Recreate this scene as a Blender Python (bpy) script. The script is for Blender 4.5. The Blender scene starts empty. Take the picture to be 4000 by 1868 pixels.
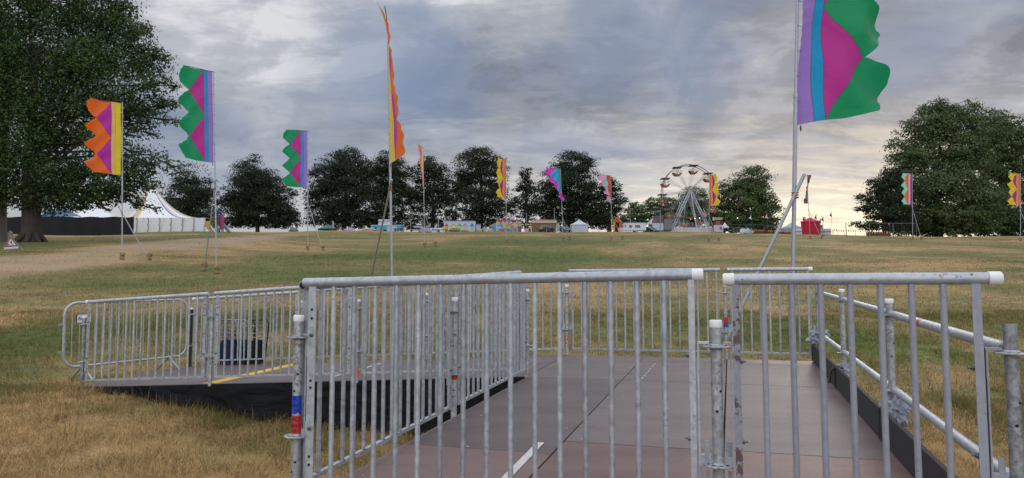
import bpy, bmesh, math, random
import numpy as np
from mathutils import Vector, Matrix, noise
R = math.radians
rng = np.random.default_rng(7)
random.seed(7)
SC = bpy.context.scene
COL = SC.collection

# ------------------------------------------------------------------ camera
F = 2765.0                      # focal length in photograph pixels (4000 wide)
PITCH = 0.0726
CP, SP = math.cos(PITCH), math.sin(PITCH)
cam_d = bpy.data.cameras.new('camera'); cam = bpy.data.objects.new('camera', cam_d); COL.objects.link(cam)
cam_d.sensor_width = 36; cam_d.lens = 36 * F / 4000
cam_d.clip_start = 0.05; cam_d.clip_end = 6000
cam.location = (0, 0, 0); cam.rotation_euler = (math.pi / 2 + PITCH, 0, 0)
SC.camera = cam

# ------------------------------------------------------------------ sky, sun, exposure
SUN_AZ, SUN_EL = R(24), R(9)
w = bpy.data.worlds.new('World'); SC.world = w; w.use_nodes = True
nt = w.node_tree; nt.nodes.clear()
def N(t, **k):
    n = nt.nodes.new(t)
    for a, b in k.items():
        if hasattr(n, a): setattr(n, a, b)
    return n
def L(a, b): nt.links.new(a, b)
def MATH(op, a, b=None, clamp=False):
    n = nt.nodes.new('ShaderNodeMath'); n.operation = op; n.use_clamp = clamp
    for i, v in enumerate((a, b)):
        if v is None: continue
        if isinstance(v, (int, float)): n.inputs[i].default_value = v
        else: nt.links.new(v, n.inputs[i])
    return n.outputs[0]
def RAMP(fac, pts, interp='EASE'):
    n = nt.nodes.new('ShaderNodeValToRGB'); n.color_ramp.interpolation = interp
    e = n.color_ramp.elements
    while len(e) < len(pts): e.new(0.5)
    for el, (p, c) in zip(e, pts):
        el.position = p; el.color = (*c, 1) if len(c) == 3 else c
    nt.links.new(fac, n.inputs[0]); return n.outputs[0]
def MIX(fac, a, b, blend='MIX'):
    n = nt.nodes.new('ShaderNodeMix'); n.data_type = 'RGBA'; n.blend_type = blend
    for i, v in ((0, fac), (6, a), (7, b)):
        if isinstance(v, (int, float)): n.inputs[i].default_value = v
        elif isinstance(v, tuple): n.inputs[i].default_value = (*v, 1)
        else: nt.links.new(v, n.inputs[i])
    return n.outputs[2]
def NOISE(vec, scale, detail=5, rough=.55, dist=0.0):
    n = nt.nodes.new('ShaderNodeTexNoise'); n.inputs['Scale'].default_value = scale
    n.inputs['Detail'].default_value = detail; n.inputs['Roughness'].default_value = rough
    n.inputs['Distortion'].default_value = dist
    if vec is not None: nt.links.new(vec, n.inputs['Vector'])
    return n.outputs['Fac']
sky = N('ShaderNodeTexSky'); sky.sky_type = 'NISHITA'; sky.sun_disc = False
sky.sun_elevation = SUN_EL; sky.sun_rotation = SUN_AZ
tc = N('ShaderNodeTexCoord')
sep = N('ShaderNodeSeparateXYZ'); L(tc.outputs['Generated'], sep.inputs[0])
sx, sy, sz = sep.outputs
zp = MATH('ADD', MATH('MAXIMUM', sz, 0.0), 0.16)
comb = N('ShaderNodeCombineXYZ')
L(MATH('DIVIDE', sx, zp), comb.inputs[0]); L(MATH('DIVIDE', sy, zp), comb.inputs[1]); comb.inputs[2].default_value = 3.7
cv = comb.outputs[0]
n1 = NOISE(cv, 1.15, 7, .56, .35)          # big cloud masses
mpx_ = N('ShaderNodeMapping'); mpx_.inputs['Scale'].default_value = (.7, 1.5, 1); mpx_.inputs['Rotation'].default_value = (0, 0, .5); L(cv, mpx_.inputs[0])
n2 = NOISE(mpx_.outputs[0], 4.2, 7, .64, .35)            # their texture
mp = N('ShaderNodeMapping'); mp.inputs['Location'].default_value = (4.2, 1.3, 8.0); L(cv, mp.inputs[0])
n3 = NOISE(mp.outputs[0], .8, 4, .5, .4)   # thin spots
n5 = NOISE(cv, 2.3, 8, .62, .8)
cl = MATH('ADD', MATH('ADD', MATH('MULTIPLY', n1, .42), MATH('MULTIPLY', n2, .30)), MATH('MULTIPLY', n5, .40))
cl = MATH('SUBTRACT', cl, .065)
nw = NOISE(tc.outputs['Generated'], 7.0, 5, .6, .5)
def spot(az, elv, rad):
    """soft ragged patch of sky round a compass direction"""
    d = N('ShaderNodeVectorMath'); d.operation = 'DOT_PRODUCT'; L(tc.outputs['Generated'], d.inputs[0])
    d.inputs[1].default_value = (math.sin(az) * math.cos(elv), math.cos(az) * math.cos(elv), math.sin(elv))
    a_ = MATH('ARCCOSINE', MATH('MINIMUM', d.outputs['Value'], 1.0))
    a_ = MATH('ADD', a_, MATH('MULTIPLY', MATH('SUBTRACT', nw, .5), rad * 2.2))
    m_ = N('ShaderNodeMapRange'); m_.interpolation_type = 'SMOOTHSTEP'; L(a_, m_.inputs[0])
    m_.inputs[1].default_value = rad * 1.15; m_.inputs[2].default_value = rad * .2; m_.inputs[3].default_value = 0; m_.inputs[4].default_value = 1
    return m_.outputs[0]
for az_, el_, rad_, k_ in ((-.25, .31, .13, .10), (-.42, .30, .16, .05), (-.13, .38, .14, .05), (.50, .30, .30, -.075), (.12, .20, .14, -.035), (.30, .17, .12, -.03), (-.02, .24, .12, -.02), (.02, .40, .10, .06)):
    cl = MATH('ADD', cl, MATH('MULTIPLY', spot(az_, el_, rad_), k_))
cloud = RAMP(cl, [(.36, (.205, .218, .262)), (.43, (.285, .303, .358)), (.50, (.395, .416, .475)), (.565, (.50, .52, .575)), (.66, (.76, .77, .80))])
# blue thin spots
cloud = MIX(RAMP(n3, [(.54, (0, 0, 0)), (.68, (.75, .75, .75))]), cloud, (.225, .285, .42))
for az_, el_, rad_ in ((-.19, .285, .13), (-.10, .27, .10), (.17, .325, .13), (.27, .31, .09)):
    cloud = MIX(MATH('MULTIPLY', spot(az_, el_, rad_), .6), cloud, (.20, .275, .43))
# glow towards the hidden sun and the bright band at the horizon
sd = (math.sin(SUN_AZ) * math.cos(R(5)), math.cos(SUN_AZ) * math.cos(R(5)), math.sin(R(5)))
dot = N('ShaderNodeVectorMath'); dot.operation = 'DOT_PRODUCT'; L(tc.outputs['Generated'], dot.inputs[0]); dot.inputs[1].default_value = sd
ang = MATH('ARCCOSINE', MATH('MINIMUM', dot.outputs['Value'], 1.0))
el = MATH('ARCSINE', MATH('MAXIMUM', MATH('MINIMUM', sz, 1.0), -1.0))
elw = MATH('ADD', el, MATH('MULTIPLY', MATH('SUBTRACT', n2, .5), .34))
elw = MATH('ADD', elw, MATH('MULTIPLY', MATH('SUBTRACT', n1, .5), .20))
band = RAMP(elw, [(.0, (1, 1, 1)), (.09, (.88, .88, .88)), (.145, (.40, .40, .40)), (.23, (0, 0, 0))])
azw = RAMP(ang, [(.0, (1, 1, 1)), (.28, (.92, .92, .92)), (.5, (.60, .60, .60)), (.75, (.42, .42, .42)), (1.0, (.36, .36, .36))])
gf = N('ShaderNodeMath'); gf.operation = 'MULTIPLY'; L(band, gf.inputs[0]); L(azw, gf.inputs[1])
warm = RAMP(ang, [(.0, (1.2, 1.06, .80)), (.22, (.97, .92, .82)), (.6, (.86, .86, .85))])
cloud = MIX(gf.outputs[0], cloud, warm)
# unseen sky overhead and behind the camera boosted to brighten the ground
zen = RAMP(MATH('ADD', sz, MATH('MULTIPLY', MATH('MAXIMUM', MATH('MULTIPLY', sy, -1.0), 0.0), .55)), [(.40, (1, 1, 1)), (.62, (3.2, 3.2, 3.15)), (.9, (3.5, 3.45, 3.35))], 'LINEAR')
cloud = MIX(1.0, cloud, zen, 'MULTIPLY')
bg1 = N('ShaderNodeBackground'); L(sky.outputs[0], bg1.inputs[0]); bg1.inputs[1].default_value = 0.06
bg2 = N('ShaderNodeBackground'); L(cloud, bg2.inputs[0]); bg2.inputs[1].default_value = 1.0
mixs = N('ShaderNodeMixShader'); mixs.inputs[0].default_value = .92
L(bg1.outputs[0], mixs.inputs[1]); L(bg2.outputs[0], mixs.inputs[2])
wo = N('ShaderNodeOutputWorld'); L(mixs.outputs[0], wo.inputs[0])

sun_d = bpy.data.lights.new('sun', 'SUN'); sun_d.energy = .6; sun_d.angle = R(16); sun_d.color = (1, .9, .76)
sun = bpy.data.objects.new('sun', sun_d); COL.objects.link(sun)
sun.rotation_euler = (math.pi / 2 - SUN_EL, 0, math.pi - SUN_AZ)
sun.rotation_euler = Vector((-math.sin(SUN_AZ) * math.cos(SUN_EL), -math.cos(SUN_AZ) * math.cos(SUN_EL), -math.sin(SUN_EL))).to_track_quat('-Z', 'Y').to_euler()
vs = SC.view_settings; vs.view_transform = 'Standard'; vs.look = 'None'; vs.gamma = 1; vs.exposure = 0.0
vs.use_curve_mapping = False

# ------------------------------------------------------------------ helpers
def at(px, py, Y):
    """point of the place seen at photograph pixel px,py and Y metres ahead"""
    a = (px - 2000) / F; b = (934 - py) / F
    d = Y / (CP - b * SP)
    return Vector((a * d, Y, (SP + b * CP) * d))
def sm(a, b, x):
    t = np.clip((np.asarray(x, float) - a) / (b - a), 0, 1); return t * t * (3 - 2 * t)
def ground(x, y):
    x = np.asarray(x, float); y = np.asarray(y, float)
    crest = 147 - 42 * sm(28, 70, x) - 22 * sm(-25, -60, x)
    yy = np.where(y > crest - 12, (crest - 12) + 24 * (np.clip((y - crest + 12) / 24, 0, 1) - np.clip((y - crest + 12) / 24, 0, 1) ** 2 / 2), y)
    z = -2.26 + .099 * yy
    z = z + .04 * np.clip(y - crest, 0, 60) - .028 * np.clip(y - 230, 0, 1500)
    z = z + .65 * sm(-14, -28, x) * (1 - .5 * sm(60, 100, y)) * sm(12, 26, y)
    z = z - .20 * sm(-6.2, -2.5, x) * (1 - sm(9.2, 13, y)) - .12 * sm(-9, -6, x) * sm(9.9, 10.9, y) * (1 - sm(12.5, 15, y))
    z = z + .10 * np.sin(x * .21 + y * .11) * sm(14, 30, y) + .07 * np.sin(x * .13 - y * .27 + 1) * sm(14, 30, y)
    z = z + .60 * np.exp(-((y - 46 - .25 * x) / 4.0) ** 2) * sm(-14, -3, x) * (1 - sm(16, 28, x)) + .5 * np.exp(-((y - 76 - .1 * x) / 5.5) ** 2) * sm(-30, -10, x) * (1 - sm(20, 34, x))
    return z
def gz(x, y): return float(ground(x, y))
def ground_at(px, py, lo=8.0, hi=160.0):
    prev = None
    Y = lo
    while Y < hi:
        p = at(px, py, Y); d = p.z - gz(p.x, p.y)
        if d <= 0 and prev is not None:
            break
        prev = Y; Y += .25
    p = at(px, py, Y); p.z = gz(p.x, p.y); return p
def stand(px, Y):
    a = (px - 2000) / F
    x = a * Y / CP
    return Vector((x, Y, gz(x, Y)))

def srgb(r, g, b):
    f = lambda c: ((c / 255 + .055) / 1.055) ** 2.4 if c > 10 else c / 255 / 12.92
    return (f(r), f(g), f(b))
MATS = {}
def mat(name, col, rough=.7, metal=0.0, var=.12, scale=6.0, bump=0.0, bscale=40, spec=.4, trans=0.0, coat=0.0):
    """principled material whose colour carries a little noise"""
    global nt
    if name in MATS: return MATS[name]
    m = bpy.data.materials.new(name); m.use_nodes = True; nt = m.node_tree
    p = nt.nodes['Principled BSDF']
    t = N('ShaderNodeTexCoord')
    n = NOISE(t.outputs['Object'], scale, 4, .6)
    c = MIX(n, tuple(x * (1 - var) for x in col), tuple(min(x * (1 + var), .95) for x in col))
    L(c, p.inputs['Base Color'])
    p.inputs['Roughness'].default_value = rough; p.inputs['Metallic'].default_value = metal
    p.inputs['Specular IOR Level'].default_value = spec
    p.inputs['Coat Weight'].default_value = coat
    if bump:
        b = N('ShaderNodeBump'); b.inputs['Strength'].default_value = bump; b.inputs['Distance'].default_value = .01
        L(NOISE(t.outputs['Object'], bscale, 5, .6), b.inputs['Height']); L(b.outputs[0], p.inputs['Normal'])
    if trans:
        out = nt.nodes['Material Output']; tr = N('ShaderNodeBsdfTranslucent'); L(c, tr.inputs[0])
        mx = N('ShaderNodeMixShader'); mx.inputs[0].default_value = trans
        L(p.outputs[0], mx.inputs[1]); L(tr.outputs[0], mx.inputs[2]); L(mx.outputs[0], out.inputs[0])
    MATS[name] = m; return m
def glow(name, col, s):
    if name in MATS: return MATS[name]
    m = bpy.data.materials.new(name); m.use_nodes = True; p = m.node_tree.nodes['Principled BSDF']
    p.inputs['Base Color'].default_value = (*col, 1); p.inputs['Emission Color'].default_value = (*col, 1); p.inputs['Emission Strength'].default_value = s
    MATS[name] = m; return m

def galv(name, lo, hi, rust=0.0, rough=.5, metal=.35):
    """hot dip galvanised steel: spangle, dull streaks, scuffs"""
    global nt
    if name in MATS: return MATS[name]
    m = bpy.data.materials.new(name); m.use_nodes = True; nt = m.node_tree
    p = nt.nodes['Principled BSDF']; t = N('ShaderNodeTexCoord'); oi = N('ShaderNodeObjectInfo')
    ad = N('ShaderNodeVectorMath'); ad.operation = 'ADD'; L(t.outputs['Object'], ad.inputs[0])
    cx = N('ShaderNodeCombineXYZ'); L(MATH('MULTIPLY', oi.outputs['Random'], 37.0), cx.inputs[0]); L(cx.outputs[0], ad.inputs[1])
    v = ad.outputs[0]
    a = NOISE(v, 22, 5, .65, .6); b = NOISE(v, 3.2, 4, .6)
    vo = N('ShaderNodeTexVoronoi'); vo.inputs['Scale'].default_value = 38; L(v, vo.inputs['Vector'])
    f = MATH('ADD', MATH('MULTIPLY', a, .5), MATH('MULTIPLY', b, .3))
    f = MATH('ADD', f, MATH('MULTIPLY', vo.outputs['Color'], .2))
    f = MATH('ADD', f, MATH('MULTIPLY', MATH('SUBTRACT', oi.outputs['Random'], .5), .16))
    c = RAMP(f, [(.30, lo), (.72, hi)], 'LINEAR')
    # grime and scuffs
    g = NOISE(v, 55, 3, .7)
    lv = (.52, .62, .75) if rust < 0 else (.57, .66, .55)
    c = MIX(RAMP(MATH('ADD', MATH('MULTIPLY', g, .6), MATH('MULTIPLY', b, .4)), [(lv[0], (0, 0, 0)), (lv[1], (lv[2],) * 3)]), c, (.12, .115, .11))
    if rust > 0:
        r_ = NOISE(v, 11, 4, .7)
        c = MIX(RAMP(r_, [(.66 - rust, (0, 0, 0)), (.70 - rust, (.9, .9, .9))], 'LINEAR'), c, (.10, .045, .035))
    L(c, p.inputs['Base Color']); p.inputs['Metallic'].default_value = metal
    L(MATH('ADD', MATH('MULTIPLY', a, .3), rough - .12), p.inputs['Roughness'])
    bp = N('ShaderNodeBump'); bp.inputs['Strength'].default_value = .25; bp.inputs['Distance'].default_value = .002
    L(a, bp.inputs['Height']); L(bp.outputs[0], p.inputs['Normal'])
    MATS[name] = m; return m

class MB:
    def __init__(s): s.v = []; s.f = []; s.m = []; s.sm = []; s.p = []; s.cur = 0
    def add(s, vs, fs, mi=0, smooth=False):
        o = len(s.v); s.v += [tuple(v) for v in vs]
        for f in fs: s.f.append(tuple(i + o for i in f)); s.m.append(mi); s.sm.append(smooth); s.p.append(s.cur)
        return s
    def box(s, c, d, rot=None, mi=0):
        s.cur += 1; x, y, z = (k / 2 for k in d); c = Vector(c)
        vs = [Vector((i * x, j * y, k * z)) for i in (-1, 1) for j in (-1, 1) for k in (-1, 1)]
        if rot is not None: vs = [rot @ v for v in vs]
        return s.add([v + c for v in vs], [(0, 1, 3, 2), (4, 6, 7, 5), (0, 4, 5, 1), (2, 3, 7, 6), (0, 2, 6, 4), (1, 5, 7, 3)], mi)
    def tube(s, pts, r, seg=10, mi=0, caps=True, smooth=True):
        s.cur += 1; pts = [Vector(p) for p in pts]; n = len(pts)
        rs = r if isinstance(r, (list, tuple)) else [r] * n
        vs = []; up = None
        for i, p in enumerate(pts):
            t = (pts[min(i + 1, n - 1)] - pts[max(i - 1, 0)])
            if t.length < 1e-9: t = Vector((0, 0, 1))
            t.normalize()
            if up is None: up = Vector((0, 0, 1)) if abs(t.z) < .9 else Vector((1, 0, 0))
            a = t.cross(up).normalized(); b = a.cross(t).normalized(); up = b
            for k in range(seg):
                an = 2 * math.pi * k / seg
                vs.append(p + (a * math.cos(an) + b * math.sin(an)) * rs[i])
        fs = [(i * seg + k, i * seg + (k + 1) % seg, (i + 1) * seg + (k + 1) % seg, (i + 1) * seg + k) for i in range(n - 1) for k in range(seg)]
        s.add(vs, fs, mi, smooth)
        if caps:
            s.add(vs[:seg], [tuple(reversed(range(seg)))], mi); s.add(vs[-seg:], [tuple(range(seg))], mi)
        return s
    def lathe(s, prof, c=(0, 0, 0), seg=16, mi=0, smooth=True):
        s.cur += 1; c = Vector(c); vs = []
        for r, z in prof:
            for k in range(seg):
                an = 2 * math.pi * k / seg; vs.append(c + Vector((r * math.cos(an), r * math.sin(an), z)))
        n = len(prof)
        fs = [(i * seg + k, i * seg + (k + 1) % seg, (i + 1) * seg + (k + 1) % seg, (i + 1) * seg + k) for i in range(n - 1) for k in range(seg)]
        s.add(vs, fs, mi, smooth)
        s.add(vs[:seg], [tuple(reversed(range(seg)))], mi); s.add(vs[-seg:], [tuple(range(seg))], mi)
        return s
    def prism(s, poly, y0, y1, mi=0, axis='y'):
        """polygon in x,z pulled along y"""
        s.cur += 1; n = len(poly)
        if axis == 'y': vs = [(x, y0, z) for x, z in poly] + [(x, y1, z) for x, z in poly]
        else: vs = [(y0, x, z) for x, z in poly] + [(y1, x, z) for x, z in poly]
        fs = [tuple(range(n)), tuple(reversed(range(n, 2 * n)))] + [(i, i + n, (i + 1) % n + n, (i + 1) % n) for i in range(n)]
        return s.add(vs, fs, mi)
    def blob(s, c, d, seed=0, amp=.25, fr=1.6, nu=16, nv=10, mi=0, smooth=True):
        """lumpy ellipsoid: boulders, sacking, cushions"""
        s.cur += 1; c = Vector(c); vs = []; off = Vector((seed * 3.1, seed * 1.7, seed * .9))
        for i in range(nv + 1):
            th = math.pi * i / nv
            for k in range(nu):
                ph = 2 * math.pi * k / nu
                n_ = Vector((math.sin(th) * math.cos(ph), math.sin(th) * math.sin(ph), math.cos(th)))
                q = 1 + amp * noise.fractal(n_ * fr + off, 1.0, 2.0, 3)
                vs.append(c + Vector((n_.x * d[0], n_.y * d[1], n_.z * d[2])) * q * .5)
        fs = [(i * nu + k, i * nu + (k + 1) % nu, (i + 1) * nu + (k + 1) % nu, (i + 1) * nu + k) for i in range(nv) for k in range(nu)]
        return s.add(vs, fs, mi, smooth)
    def build(s, name, mats, parent=None, loc=None, bevel=0.0):
        me = bpy.data.meshes.new(name); me.from_pydata(s.v, [], s.f)
        for m in (mats if isinstance(mats, (list, tuple)) else [mats]): me.materials.append(m)
        me.polygons.foreach_set('material_index', s.m); me.polygons.foreach_set('use_smooth', s.sm)
        bm = bmesh.new(); bm.from_mesh(me); bmesh.ops.recalc_face_normals(bm, faces=bm.faces[:]); bm.to_mesh(me); bm.free()
        me.update()
        return link(name, me, parent, loc, bevel)
def split(s, name, mats, parent):
    """every piece added to the builder becomes a part of its own"""
    out = []
    for k in sorted(set(s.p)):
        q = MB(); mp_ = {}
        for f, m, sm_, p_ in zip(s.f, s.m, s.sm, s.p):
            if p_ != k: continue
            for i in f:
                if i not in mp_: mp_[i] = len(q.v); q.v.append(s.v[i])
            q.f.append(tuple(mp_[i] for i in f)); q.m.append(m); q.sm.append(sm_)
        out.append(q.build(name, mats, parent))
    return out
MB.split = split
def link(name, me, parent=None, loc=None, bevel=0.0):
    o = bpy.data.objects.new(name, me); COL.objects.link(o)
    if parent is not None: o.parent = parent
    if loc is not None: o.location = loc
    if bevel:
        b = o.modifiers.new('bevel', 'BEVEL'); b.width = bevel; b.segments = 2; b.limit_method = 'ANGLE'
    return o
def tag(o, label=None, cat=None, group=None, kind=None):
    for k, v in (('label', label), ('category', cat), ('group', group), ('kind', kind)):
        if v: o[k] = v
    return o
def thing(name, label, cat, loc=(0, 0, 0), rz=0.0, group=None):
    o = bpy.data.objects.new(name, None); o.empty_display_size = .2; COL.objects.link(o)
    o.location = loc; o.rotation_euler = (0, 0, rz)
    return tag(o, label, cat, group)
def copy_tree(o, parent=None):
    c = o.copy(); COL.objects.link(c)
    if parent is not None: c.parent = parent
    for ch in [x for x in o.children]: copy_tree(ch, c)
    return c
def text_part(name, body, size, m, parent, loc, rot=(math.pi / 2, 0, 0), wrap=None, depth=.0, squeeze=1.0, bold=0.0):
    """lettering as a thin mesh; wrap = radius of the tube it is stuck on"""
    cu = bpy.data.curves.new(name, 'FONT'); cu.body = body; cu.size = size; cu.align_x = 'CENTER'; cu.align_y = 'CENTER'
    cu.extrude = depth; cu.offset = bold; cu.resolution_u = 3
    ob = bpy.data.objects.new(name, cu); COL.objects.link(ob)
    dg = bpy.context.evaluated_depsgraph_get(); dg.update()
    me = bpy.data.meshes.new_from_object(ob.evaluated_get(dg)); bpy.data.objects.remove(ob)
    me.materials.clear(); me.materials.append(m)
    for v in me.vertices:
        v.co.x *= squeeze
        if wrap:
            a = v.co.x / wrap; v.co = Vector((wrap * math.sin(a), v.co.y, wrap * math.cos(a)))
    o = link(name, me, parent, loc); o.rotation_euler = rot; return o

# ------------------------------------------------------------------ ground
def seg_dist(x, y, pts):
    d = np.full(np.shape(x), 1e9)
    for (x0, y0), (x1, y1) in zip(pts[:-1], pts[1:]):
        dx, dy = x1 - x0, y1 - y0; t = np.clip(((x - x0) * dx + (y - y0) * dy) / (dx * dx + dy * dy), 0, 1)
        d = np.minimum(d, np.hypot(x - x0 - t * dx, y - y0 - t * dy))
    return d
TRACK = [tuple(ground_at(*p)[:2]) for p in ((-250, 1085), (0, 1050), (200, 1022), (400, 990), (600, 965), (800, 945), (1000, 925), (1150, 915))]
def vnoise(x, y, s, seed=0.0):
    """cheap smooth value noise, vectorised"""
    x = x * s + seed * 17.3; y = y * s + seed * 9.1
    ix, iy = np.floor(x), np.floor(y); fx, fy = x - ix, y - iy
    h = lambda a, b: np.mod(np.sin(a * 127.1 + b * 311.7) * 43758.5453, 1.0)
    fx = fx * fx * (3 - 2 * fx); fy = fy * fy * (3 - 2 * fy)
    return (h(ix, iy) * (1 - fx) + h(ix + 1, iy) * fx) * (1 - fy) + (h(ix, iy + 1) * (1 - fx) + h(ix + 1, iy + 1) * fx) * fy
GREEN = []   # places where the turf stayed green: x, y, half width, half depth, how green
for px, py, wpx, hpx, k in ((1980, 1008, 480, 24, 1.25), (1500, 1000, 300, 18, .6), (2150, 1062, 260, 22, .7), (150, 1330, 320, 60, .95), (800, 1048, 260, 18, .65),
                            (1200, 1010, 260, 16, .5), (1300, 1075, 320, 28, .55), (2000, 955, 420, 14, .55), (2250, 948, 240, 10, .6), (560, 1105, 260, 22, .4), (1030, 1260, 260, 40, .55),
                            (3350, 1330, 330, 45, .75), (3700, 1250, 330, 45, .45), (2600, 1260, 420, 60, .45), (950, 1625, 160, 40, .75), (650, 1590, 160, 30, .4), (2450, 1330, 300, 50, .35), (100, 960, 160, 12, .9)):
    p = ground_at(px, py); q = ground_at(px, py - hpx); GREEN.append((p.x, p.y, wpx * p.y / F, max(q.y - p.y, .4), k))
def turf(x, y):
    """0 = straw dry, 1 = green"""
    warp = 1.0 * (vnoise(x, y, .35, 1) - .5) + .5 * (vnoise(x, y, 1.1, 2) - .5)
    g = .36 + .45 * (vnoise(x, y, .10, 3) - .5) + .5 * (vnoise(x, y, .42, 4) - .5) + .35 * (vnoise(x, y, 1.6, 5) - .5)
    for gx, gy, a, b, k in GREEN:
        e = ((x - gx) / a) ** 2 + ((y - gy) / b) ** 2
        g = g + .60 * k * np.exp(-e * (1 + warp))
    nearleft = np.exp(-((x + 4.5) / 3.2) ** 2 - ((y - 7.0) / 2.2) ** 2)
    g = g - .45 * nearleft - .4 * np.exp(-((x - 4.5) / 2.0) ** 2 - ((y - 6.0) / 2.2) ** 2)
    return np.clip(g, 0, 1)
def track_mask(x, y):
    d = seg_dist(x, y, TRACK) + 2.2 * (vnoise(x, y, .3, 8) - .5)
    return (1 - sm(1.3, 3.6, d)) * (.5 + .5 * vnoise(x, y, .5, 9))

def grass_nodes(blade):
    global nt
    m = bpy.data.materials.new('grass_blades' if blade else 'dry_turf'); m.use_nodes = True; nt = m.node_tree
    p = nt.nodes['Principled BSDF']
    a = N('ShaderNodeAttribute'); a.attribute_name = 'turf'; tr = N('ShaderNodeAttribute'); tr.attribute_name = 'track'
    geo = N('ShaderNodeNewGeometry'); pos = geo.outputs['Position']
    f1 = NOISE(pos, 2.2, 6, .65, .3); f2 = NOISE(pos, 14, 5, .7)
    mp = N('ShaderNodeMapping'); mp.inputs['Scale'].default_value = (.5, 1.6, 1); L(pos, mp.inputs[0])
    f3 = NOISE(mp.outputs[0], .9, 5, .65, .5)
    mq_ = N('ShaderNodeMapping'); mq_.inputs['Scale'].default_value = (.13, 1.1, 1); mq_.inputs['Rotation'].default_value = (0, 0, -.12); L(pos, mq_.inputs[0])
    f4 = NOISE(mq_.outputs[0], 1.3, 6, .65, .4)
    g = MATH('ADD', a.outputs['Fac'], MATH('MULTIPLY', MATH('SUBTRACT', f1, .5), .55))
    g = MATH('ADD', g, MATH('MULTIPLY', MATH('SUBTRACT', f3, .5), .40))
    g = MATH('ADD', g, MATH('MULTIPLY', MATH('SUBTRACT', f4, .5), 1.15))
    if blade:
        g = MATH('ADD', g, MATH('MULTIPLY', MATH('SUBTRACT', geo.outputs['Random Per Island'], .5), .35))
        c = RAMP(g, [(.0, (.74, .515, .245)), (.22, (.52, .385, .165)), (.45, (.295, .245, .088)), (.75, (.19, .20, .055)), (1.0, (.125, .165, .034))], 'LINEAR')
        c = MIX(RAMP(geo.outputs['Random Per Island'], [(.30, (0, 0, 0)), (1.0, (.92, .92, .92))], 'LINEAR'), c, (.085, .06, .025))
    else:
        g = MATH('ADD', g, MATH('MULTIPLY', MATH('SUBTRACT', f2, .5), .5))
        c = RAMP(g, [(.0, (.42, .275, .128)), (.22, (.30, .215, .092)), (.45, (.180, .160, .056)), (.75, (.132, .142, .040)), (1.0, (.092, .122, .027))], 'LINEAR')
        dk = NOISE(pos, 34, 3, .7)
        c = MIX(RAMP(MATH('ADD', MATH('MULTIPLY', f2, .5), MATH('MULTIPLY', dk, .5)), [(.36, (.30, .30, .30)), (.50, (0, 0, 0))]), c, (.09, .06, .025))
        f5 = NOISE(pos, 4.5, 8, .78, .5)
        c = MIX(1.0, c, RAMP(f5, [(.32, (.50, .48, .45)), (.50, (.90, .90, .90)), (.66, (1.30, 1.28, 1.22))], 'LINEAR'), 'MULTIPLY')
        c = MIX(1.0, c, RAMP(f4, [(.34, (.70, .72, .72)), (.52, (.95, .95, .95)), (.66, (1.22, 1.18, 1.12))], 'LINEAR'), 'MULTIPLY')
        c = MIX(MATH('MULTIPLY', tr.outputs['Fac'], .75), c, MIX(f2, (.34, .235, .15), (.46, .34, .23)))
    L(c, p.inputs['Base Color']); p.inputs['Roughness'].default_value = .85; p.inputs['Specular IOR Level'].default_value = .15
    if blade:
        out = nt.nodes['Material Output']; tl = N('ShaderNodeBsdfTranslucent'); L(c, tl.inputs[0])
        mx = N('ShaderNodeMixShader'); mx.inputs[0].default_value = .5
        L(p.outputs[0], mx.inputs[1]); L(tl.outputs[0], mx.inputs[2]); L(mx.outputs[0], out.inputs[0])
    else:
        b = N('ShaderNodeBump'); b.inputs['Strength'].default_value = .4; b.inputs['Distance'].default_value = .03
        L(MATH('ADD', f2, MATH('MULTIPLY', f1, .8)), b.inputs['Height']); L(b.outputs[0], p.inputs['Normal'])
    return m
def np_mesh(name, V, Fq, m, attrs=(), smooth=False):
    me = bpy.data.meshes.new(name); k = Fq.shape[1]
    me.vertices.add(len(V)); me.vertices.foreach_set('co', V.astype(np.float32).ravel())
    me.loops.add(Fq.size); me.loops.foreach_set('vertex_index', Fq.astype(np.int32).ravel())
    me.polygons.add(len(Fq)); me.polygons.foreach_set('loop_start', np.arange(0, Fq.size, k, dtype=np.int32))
    if smooth: me.polygons.foreach_set('use_smooth', np.ones(len(Fq), bool))
    for an, vals in attrs:
        at_ = me.attributes.new(an, 'FLOAT', 'POINT'); at_.data.foreach_set('value', vals.astype(np.float32))
    me.materials.append(m); me.update(); me.validate(); return me
ys = np.concatenate([np.linspace(-40, 3, 14), 3 + (np.linspace(0, 1, 230)[1:] ** 1.7) * 175, 178 + (np.linspace(0, 1, 40)[1:] ** 2) * 3800])
ts = np.linspace(-1, 1, 190)
TX, YY = np.meshgrid(ts, ys)
XX = np.sign(TX) * np.abs(TX) ** 1.15 * (26 + 1.05 * np.clip(YY, 0, None))
ZZ = ground(XX, YY)
nr, nc = XX.shape
idx = np.arange(nr * nc).reshape(nr, nc)
quads = np.stack([idx[:-1, :-1], idx[:-1, 1:], idx[1:, 1:], idx[1:, :-1]], -1).reshape(-1, 4)
me = np_mesh('ground', np.stack([XX, YY, ZZ], -1).reshape(-1, 3), quads, grass_nodes(False),
             [('turf', turf(XX, YY).ravel()), ('track', track_mask(XX, YY).ravel())], True)
tag(link('ground', me), kind='structure')

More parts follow.
